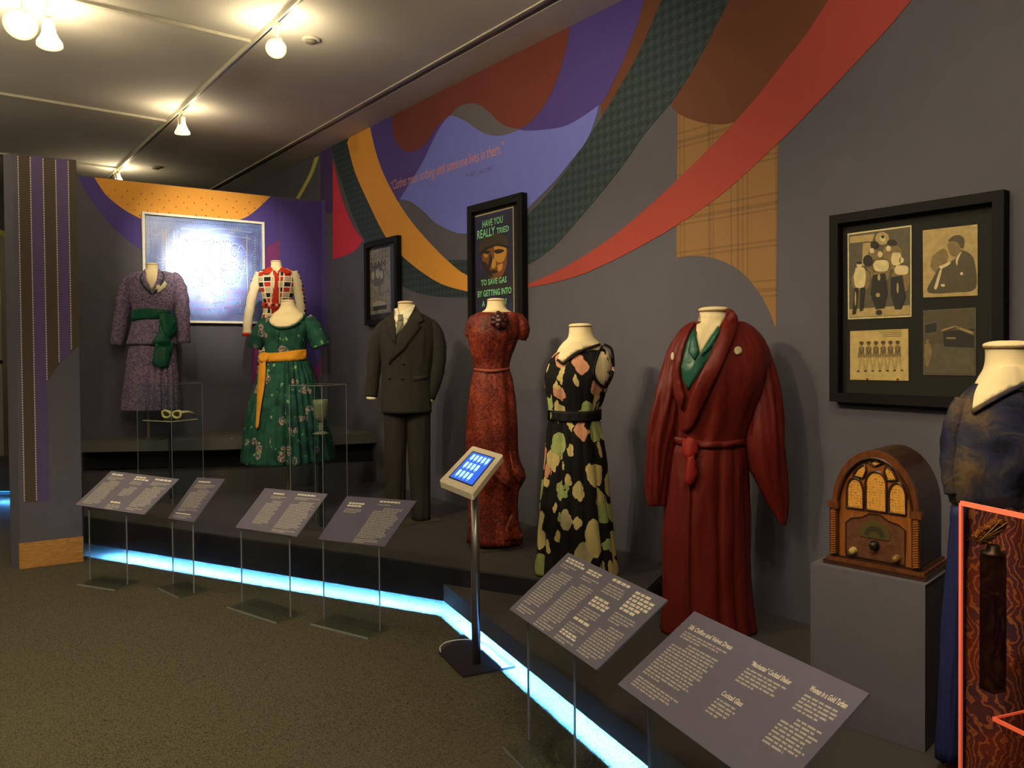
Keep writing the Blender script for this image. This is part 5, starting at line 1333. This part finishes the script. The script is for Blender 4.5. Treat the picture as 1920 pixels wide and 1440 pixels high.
T, N, eL, eR, a, c = vitrine((607, 998), 546, 652, 725, 'tall clear case holding the cut glass goblet')
cc = N + eL * a / 2 + eR * c / 2
gp = atY(602, 814, cc.y); zs = gp.z
b = MB(); b.box(Vector((gp.x, gp.y, zs - .004)), eL * .075, eR * .075, (0, 0, .004)); sf = b.build('shelf', M_ACR, T)
b = MB(); b.box(Vector((gp.x, gp.y, (zs + ZA) / 2 - .004)), eL * .014, eR * .014, (0, 0, (zs - ZA) / 2 - .005)); b.build('post', acrylic('thick acrylic'), T)
T = thing('goblet', Vector((gp.x, gp.y, zs)), 'ornate stemmed glass goblet with a pale green tint', 'goblet')
t = NT('cut glass'); t.b.inputs['Base Color'].default_value = rgb((170, 176, 140)); t.b.inputs['Roughness'].default_value = .08; t.b.inputs['Transmission Weight'].default_value = .65; t.b.inputs['IOR'].default_value = 1.45
vv = vor(t, t.coord(), 60); t.bump(vv.outputs['Distance'], .5, .004); M_CUT = t.m
k = .0040
b = MB(); b.lathe(Vector((gp.x, gp.y, zs + .001)), (0, 0, 1), [(0, .055), (.006, .057), (.014, .04), (.022, .016)], 24); b.build('foot', M_CUT, T, True)
b = MB(); b.lathe(Vector((gp.x, gp.y, zs + .022)), (0, 0, 1), [(0, .015), (.012, .02), (.02, .013), (.034, .024), (.046, .013), (.056, .019), (.066, .016)], 24); b.build('stem', M_CUT, T, True)
b = MB(); b.lathe(Vector((gp.x, gp.y, zs + .087)), (0, 0, 1), [(0, .018), (.012, .034), (.035, .045), (.07, .05), (.12, .052), (.16, .056), (.16, .053), (.12, .049), (.07, .047), (.035, .041), (.014, .028)], 28); b.build('bowl', M_CUT, T, True)

# ------------------------------------------------------------------ grey pedestal and cathedral radio
PN, PLf = atZ(1735, 1412, ZB), atZ(1521, 1340, ZB)
u = (PN - PLf); Wp = u.length; u.normalize(); wv = Vector((-u.y, u.x, 0)); wv = wv if wv.y > 0 else -wv
Hp = atY(1735, 1097, PN.y).z - ZB; Dp = .34
T = thing('pedestal', PLf + u * Wp / 2 + wv * Dp / 2, 'plain grey box pedestal under the radio', 'pedestal')
M_PED = mat('grey pedestal paint', (84, 82, 92), .7, var=.03)
b = MB(); b.box(PLf + u * Wp / 2 + wv * (Dp / 2 - .002) + Vector((0, 0, Hp / 2 + .001)), u * (Wp / 2 - .001), wv * (Dp / 2 - .004), (0, 0, Hp / 2 - .003)); b.build('carcass', M_PED, T)
b = MB(); b.box(PLf + u * Wp / 2 + wv * -.001 + Vector((0, 0, Hp / 2)), u * Wp / 2, wv * .003, (0, 0, Hp / 2 - .001)); b.build('front_panel', M_PED, T)
b = MB(); b.box(PLf + u * Wp / 2 + wv * (Dp / 2 - .001) + Vector((0, 0, Hp - .003)), u * Wp / 2, wv * (Dp / 2), (0, 0, .003)); b.build('top_panel', M_PED, T)
zt = ZB + Hp + .0005
R0 = PLf + u * (.05) + wv * .05; R0.z = zt
wR = Wp - .075; hR = .43; dR = .25
M_WAL = wood('walnut veneer', (70, 36, 16), (112, 62, 28), (6, 6, 1), .3, .3, 9); M_WALD = wood('dark walnut', (38, 20, 11), (62, 34, 18), (6, 6, 1), .3, .3, 12); M_HONEY = wood('honey veneer', (112, 62, 24), (150, 88, 38), (5, 5, 1), .3, .4, 8)
T = thing('cathedral_radio', R0 + u * wR / 2 + wv * dR / 2, 'round-topped wooden cathedral radio on the grey pedestal', 'radio')
def rp(x, z, y=0.0): return R0 + u * (x * wR) + Vector((0, 0, z * hR)) + wv * y     # x, z in 0..1 of the front
def arch(x0, x1, z0, zs_, zt_, n=14, pw=1.0): # an arched outline, pointed when pw > 1
    pts = [(x0, z0), (x1, z0)]; xm = (x0 + x1) / 2
    for i in range(n + 1):
        t_ = PI * i / n; cxx = math.cos(t_); pts.append((xm + (x1 - x0) / 2 * math.copysign(abs(cxx) ** pw, cxx), zs_ + (zt_ - zs_) * math.sin(t_) ** (1 / pw if pw < 1 else 1)))
    return pts
out_ = arch(.03, .97, .075, .5, 1.0, 22)
b = MB(); b.prism([rp(x, z, .012) for x, z in out_], wv * (dR - .02)); b.build('cabinet', M_WALD, T)
b = MB(); b.prism([rp(x, z, .006) for x, z in arch(.1, .9, .075, .5, .95, 22)], wv * .008); fp = b.build('front_panel', M_HONEY, T)
ring_o, ring_i = arch(.03, .97, .5, .5, 1.0, 22)[2:], arch(.1, .9, .5, .5, .94, 22)[2:]
b = MB()
for i in range(len(ring_o) - 1):
    q = [ring_o[i], ring_o[i + 1], ring_i[i + 1], ring_i[i]]
    b.prism([rp(x, z, -.006) for x, z in q], wv * .022)
b.build('arch_moulding', M_WAL, T)
b = MB(); b.tube([rp(x, z, -.006) for x, z in arch(.1, .9, .5, .5, .94, 22)[2:]], .005, 8); b.build('inner_bead', M_WALD, T, True)
for i, (z0, z1, e) in enumerate(((0, .035, .02), (.035, .06, .01), (.06, .08, .0))):
    b = MB(); cz = (z0 + z1) / 2; b.box(rp(.5, cz, dR / 2 - .002), u * (wR / 2 + e * .9), wv * (dR / 2 + e - .002), (0, 0, (z1 - z0) / 2 * hR)); b.build('base_moulding', M_WALD if i != 1 else M_WAL, T)
for x in (.055, .945):
    b = MB(); b.box(rp(x, .3, .0), u * .014, wv * .012, (0, 0, .21 * hR)); pl_ = b.build('pilaster', M_WALD, T)
    b = MB(); b.box(rp(x, .515, -.004), u * .019, wv * .016, (0, 0, .012)); b.build('capital', M_WAL, pl_)
    for k in range(20):
        z = .1 + k * .0195; b = MB(); b.tube([rp(x, z, -.013) - u * .009 - Vector((0, 0, .003)), rp(x, z, -.013) + u * .009 + Vector((0, 0, .003))], .0036, 6); b.build('rope_turn', M_HONEY, pl_)
# speaker grille
t = NT('grille cloth'); vv = vor(t, t.coord('Object', (1, 1, .8)), 130, rand=.3); t.base(t.ramp(vv.outputs['Distance'], [(.2, rgb((108, 70, 20))), (.5, rgb((196, 140, 50)))])); t.b.inputs['Roughness'].default_value = .8; M_GRIL = t.m
gr = [arch(.19, .375, .5, .64, .755, 12), arch(.4, .625, .5, .72, .83, 12), arch(.65, .83, .5, .64, .755, 12), [(.26, .775), (.37, .76), (.41, .83), (.39, .88), (.32, .85)], [(.74, .775), (.64, .765), (.6, .83), (.62, .88), (.69, .85)], [(.43, .9), (.5, .87), (.58, .9), (.5, .925)]]
for pl_ in gr:
    b = MB(); b.prism([rp(x, z, .004) for x, z in pl_], wv * .004); g_ = b.build('grille_opening', M_GRIL, T)
    b = MB(); q = [rp(x, z, .002) for x, z in pl_]; b.tube(q + [q[0]], .0042, 6, False); b.build('tracery', M_WALD, g_, True)
# control panel
cp = [(.18, .09), (.82, .09), (.82, .37), (.76, .41), (.64, .43), (.56, .47), (.44, .47), (.36, .43), (.24, .41), (.18, .37)]
b = MB(); b.prism([rp(x, z, .003) for x, z in cp], wv * .004); cpn = b.build('control_panel', wood('burl panel', (74, 44, 30), (104, 66, 46), (3, 3, 3), .3, .4, 14), T)
b = MB(); b.tube([rp(x, z, .003) for x, z in cp + cp[:1]], .003, 6, False); b.build('panel_edge', M_WALD, cpn)
M_BRASS = mat('aged brass', (104, 92, 52), .4, .6)
es = [(.34, .27), (.66, .27), (.67, .33), (.62, .39), (.5, .42), (.38, .39), (.33, .33)]
b = MB(); b.prism([rp(x, z, .0) for x, z in es], wv * .005); ec = b.build('dial_escutcheon', M_BRASS, T)
b = MB(); b.prism([rp(.5 + .11 * math.cos(t_), .29 + .085 * math.sin(t_), -.001) for t_ in [PI * k / 14 for k in range(15)]] + [rp(.5 + .06 * math.cos(t_), .29 + .04 * math.sin(t_), -.001) for t_ in [PI * k / 14 for k in range(14, -1, -1)]], wv * .003); b.build('dial_scale', mat('dial scale', (54, 50, 34), .3), ec)
for x, z, r, m_ in ((.5, .215, .017, M_BLACK), (.27, .14, .014, mat('ivory knob', (164, 140, 76), .35)), (.735, .135, .014, mat('brass knob', (112, 84, 36), .35))):
    b = MB(); b.lathe(rp(x, z, .003), -wv, [(0, r), (.004, r), (.008, r * .75), (.02, r * .8), (.024, r * .6), (.025, .0)], 20); b.build('knob', m_, T, True)
for x, z in ((.2, .83), (.8, .83)):
    b = MB(); b.lathe(rp(x, z, .006), -wv, [(0, .003), (.003, .002)], 8); b.build('screw', M_BRASS, T)

# ------------------------------------------------------------------ orange-edged acrylic case at the right edge
M_FLUO = mat('fluorescent orange edge', (255, 128, 96), .4, emis=((255, 112, 78), .3))  # low emission put in to imitate the fluorescent edge glow
M_TINT = acrylic('orange tinted acrylic', (253, 242, 236), .3, .03)
D = 1.95
L0 = atY(1802, 944, D); zt = L0.z
A1 = atY(1906, 966, D); f_ = (zt - ZC) / (A1.z - ZC); A1 = CAMP + (A1 - CAMP) * f_
e1 = (A1 - L0); e1.z = 0; l1 = e1.length * 1.0; e1.normalize()
A2 = atY(1920, 922, D); r_ = ray(1920, 922)
A2 = CAMP + r_ * ((zt - ZC) / r_.z); e2 = (A2 - L0); e2.z = 0; e2.normalize()
e2 = Vector((-e1.y, e1.x, 0)) if e2.dot(Vector((-e1.y, e1.x, 0))) > 0 else Vector((e1.y, -e1.x, 0))
l1 = max(l1, .34); l2 = .34
Hc = zt - ZB
T = thing('vitrine', Vector((L0.x, L0.y, ZB)) + e1 * l1 / 2 + e2 * l2 / 2, 'clear case with glowing orange edges at the right edge', 'display case')
up_ = Vector((0, 0, Hc / 2)); F0 = Vector((L0.x, L0.y, ZB))
for p, q, w_, n_ in ((F0 + e1 * l1 / 2, e1, l1, e2), (F0 + e2 * l2 / 2, e2, l2, e1), (F0 + e1 * l1 / 2 + e2 * l2, e1, l1, e2), (F0 + e2 * l2 / 2 + e1 * l1, e2, l2, e1)):
    b = MB(); b.box(p + up_ + Vector((0, 0, .001)), q * (w_ / 2 - .004), n_ * .0025, up_); b.build('side_panel', M_TINT, T)
b = MB(); b.box(F0 + e1 * l1 / 2 + e2 * l2 / 2 + up_ * 2 + Vector((0, 0, .004)), e1 * l1 / 2, e2 * l2 / 2, (0, 0, .003)); b.build('top_panel', M_TINT, T)
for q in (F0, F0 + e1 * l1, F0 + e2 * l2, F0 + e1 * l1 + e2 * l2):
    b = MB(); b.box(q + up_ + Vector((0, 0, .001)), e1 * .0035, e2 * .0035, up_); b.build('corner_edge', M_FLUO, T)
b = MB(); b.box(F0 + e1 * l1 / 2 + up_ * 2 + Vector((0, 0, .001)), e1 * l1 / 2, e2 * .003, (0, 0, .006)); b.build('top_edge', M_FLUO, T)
s0 = atY(1846, 1326, D + .03); sb = Vector((F0.x, F0.y, s0.z)) + e1 * .05 + e2 * .05
b = MB(); b.box(sb + e1 * .12 + e2 * .12, e1 * .12, e2 * .12, (0, 0, .002)); sf = b.build('shelf', M_TINT, T)
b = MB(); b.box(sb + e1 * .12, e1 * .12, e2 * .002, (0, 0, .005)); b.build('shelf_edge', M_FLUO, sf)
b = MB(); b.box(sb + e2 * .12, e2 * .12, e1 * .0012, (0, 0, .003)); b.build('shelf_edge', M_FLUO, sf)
for i, j in ((.02, .02), (.22, .02), (.02, .22), (.22, .22)):
    q = sb + e1 * i + e2 * j; b = MB(); b.tube([Vector((q.x, q.y, ZB + .002)), q], .005, 8); b.build('shelf_post', M_TINT, sf)
b = MB(); q = atY(1862, 1040, D + .12); q2 = Vector((q.x, q.y, 0))
zq = atY(1862, 1035, q.y).z
b.box(Vector((q.x, q.y, (sb.z + .004 + zq - .012) / 2)), e1 * .022, e2 * .022, (0, 0, (zq - .012 - sb.z - .004) / 2)); b.build('riser_block', acrylic('dark acrylic', (150, 148, 165), .6, .05), T)
# gold beaded cap on a dark support, inside the case
t = NT('gold beadwork'); vv = vor(t, t.coord(), 190); t.base(t.ramp(vv.outputs['Distance'], [(.1, rgb((226, 168, 70))), (.6, rgb((96, 58, 22)))])); t.b.inputs['Metallic'].default_value = .6; t.b.inputs['Roughness'].default_value = .35; t.bump(vv.outputs['Distance'], .8, .004)
T = thing('beaded_ornament', Vector((q.x, q.y, zq - .011)), 'gold beaded fan ornament inside the orange-edged case', 'ornament')
b = MB(); b.lathe(Vector((q.x, q.y, zq - .011)), (0, 0, 1), [(0, .03), (.012, .03), (.016, .018), (.03, .015)], 20); b.build('support', M_BLACK, T, True)
fan = [(1836, 1022), (1830, 1008), (1842, 996), (1862, 984), (1880, 975), (1892, 978), (1884, 994), (1868, 1008), (1852, 1020)]
b = MB(); b.prism([atY(x, y, q.y - .012) for x, y in fan], (0, .024, 0)); fn = b.build('fan', t.m, T)
for k in range(5):
    a_, c_ = (1838, 1014), ((1890, 979), (1880, 994), (1866, 1006), (1874, 979), (1852, 1016))[k]
    b = MB(); b.tube([atY(*a_, q.y - .014), atY(*c_, q.y - .014)], .0018, 6); b.build('fan_rib', M_BRASS, fn)
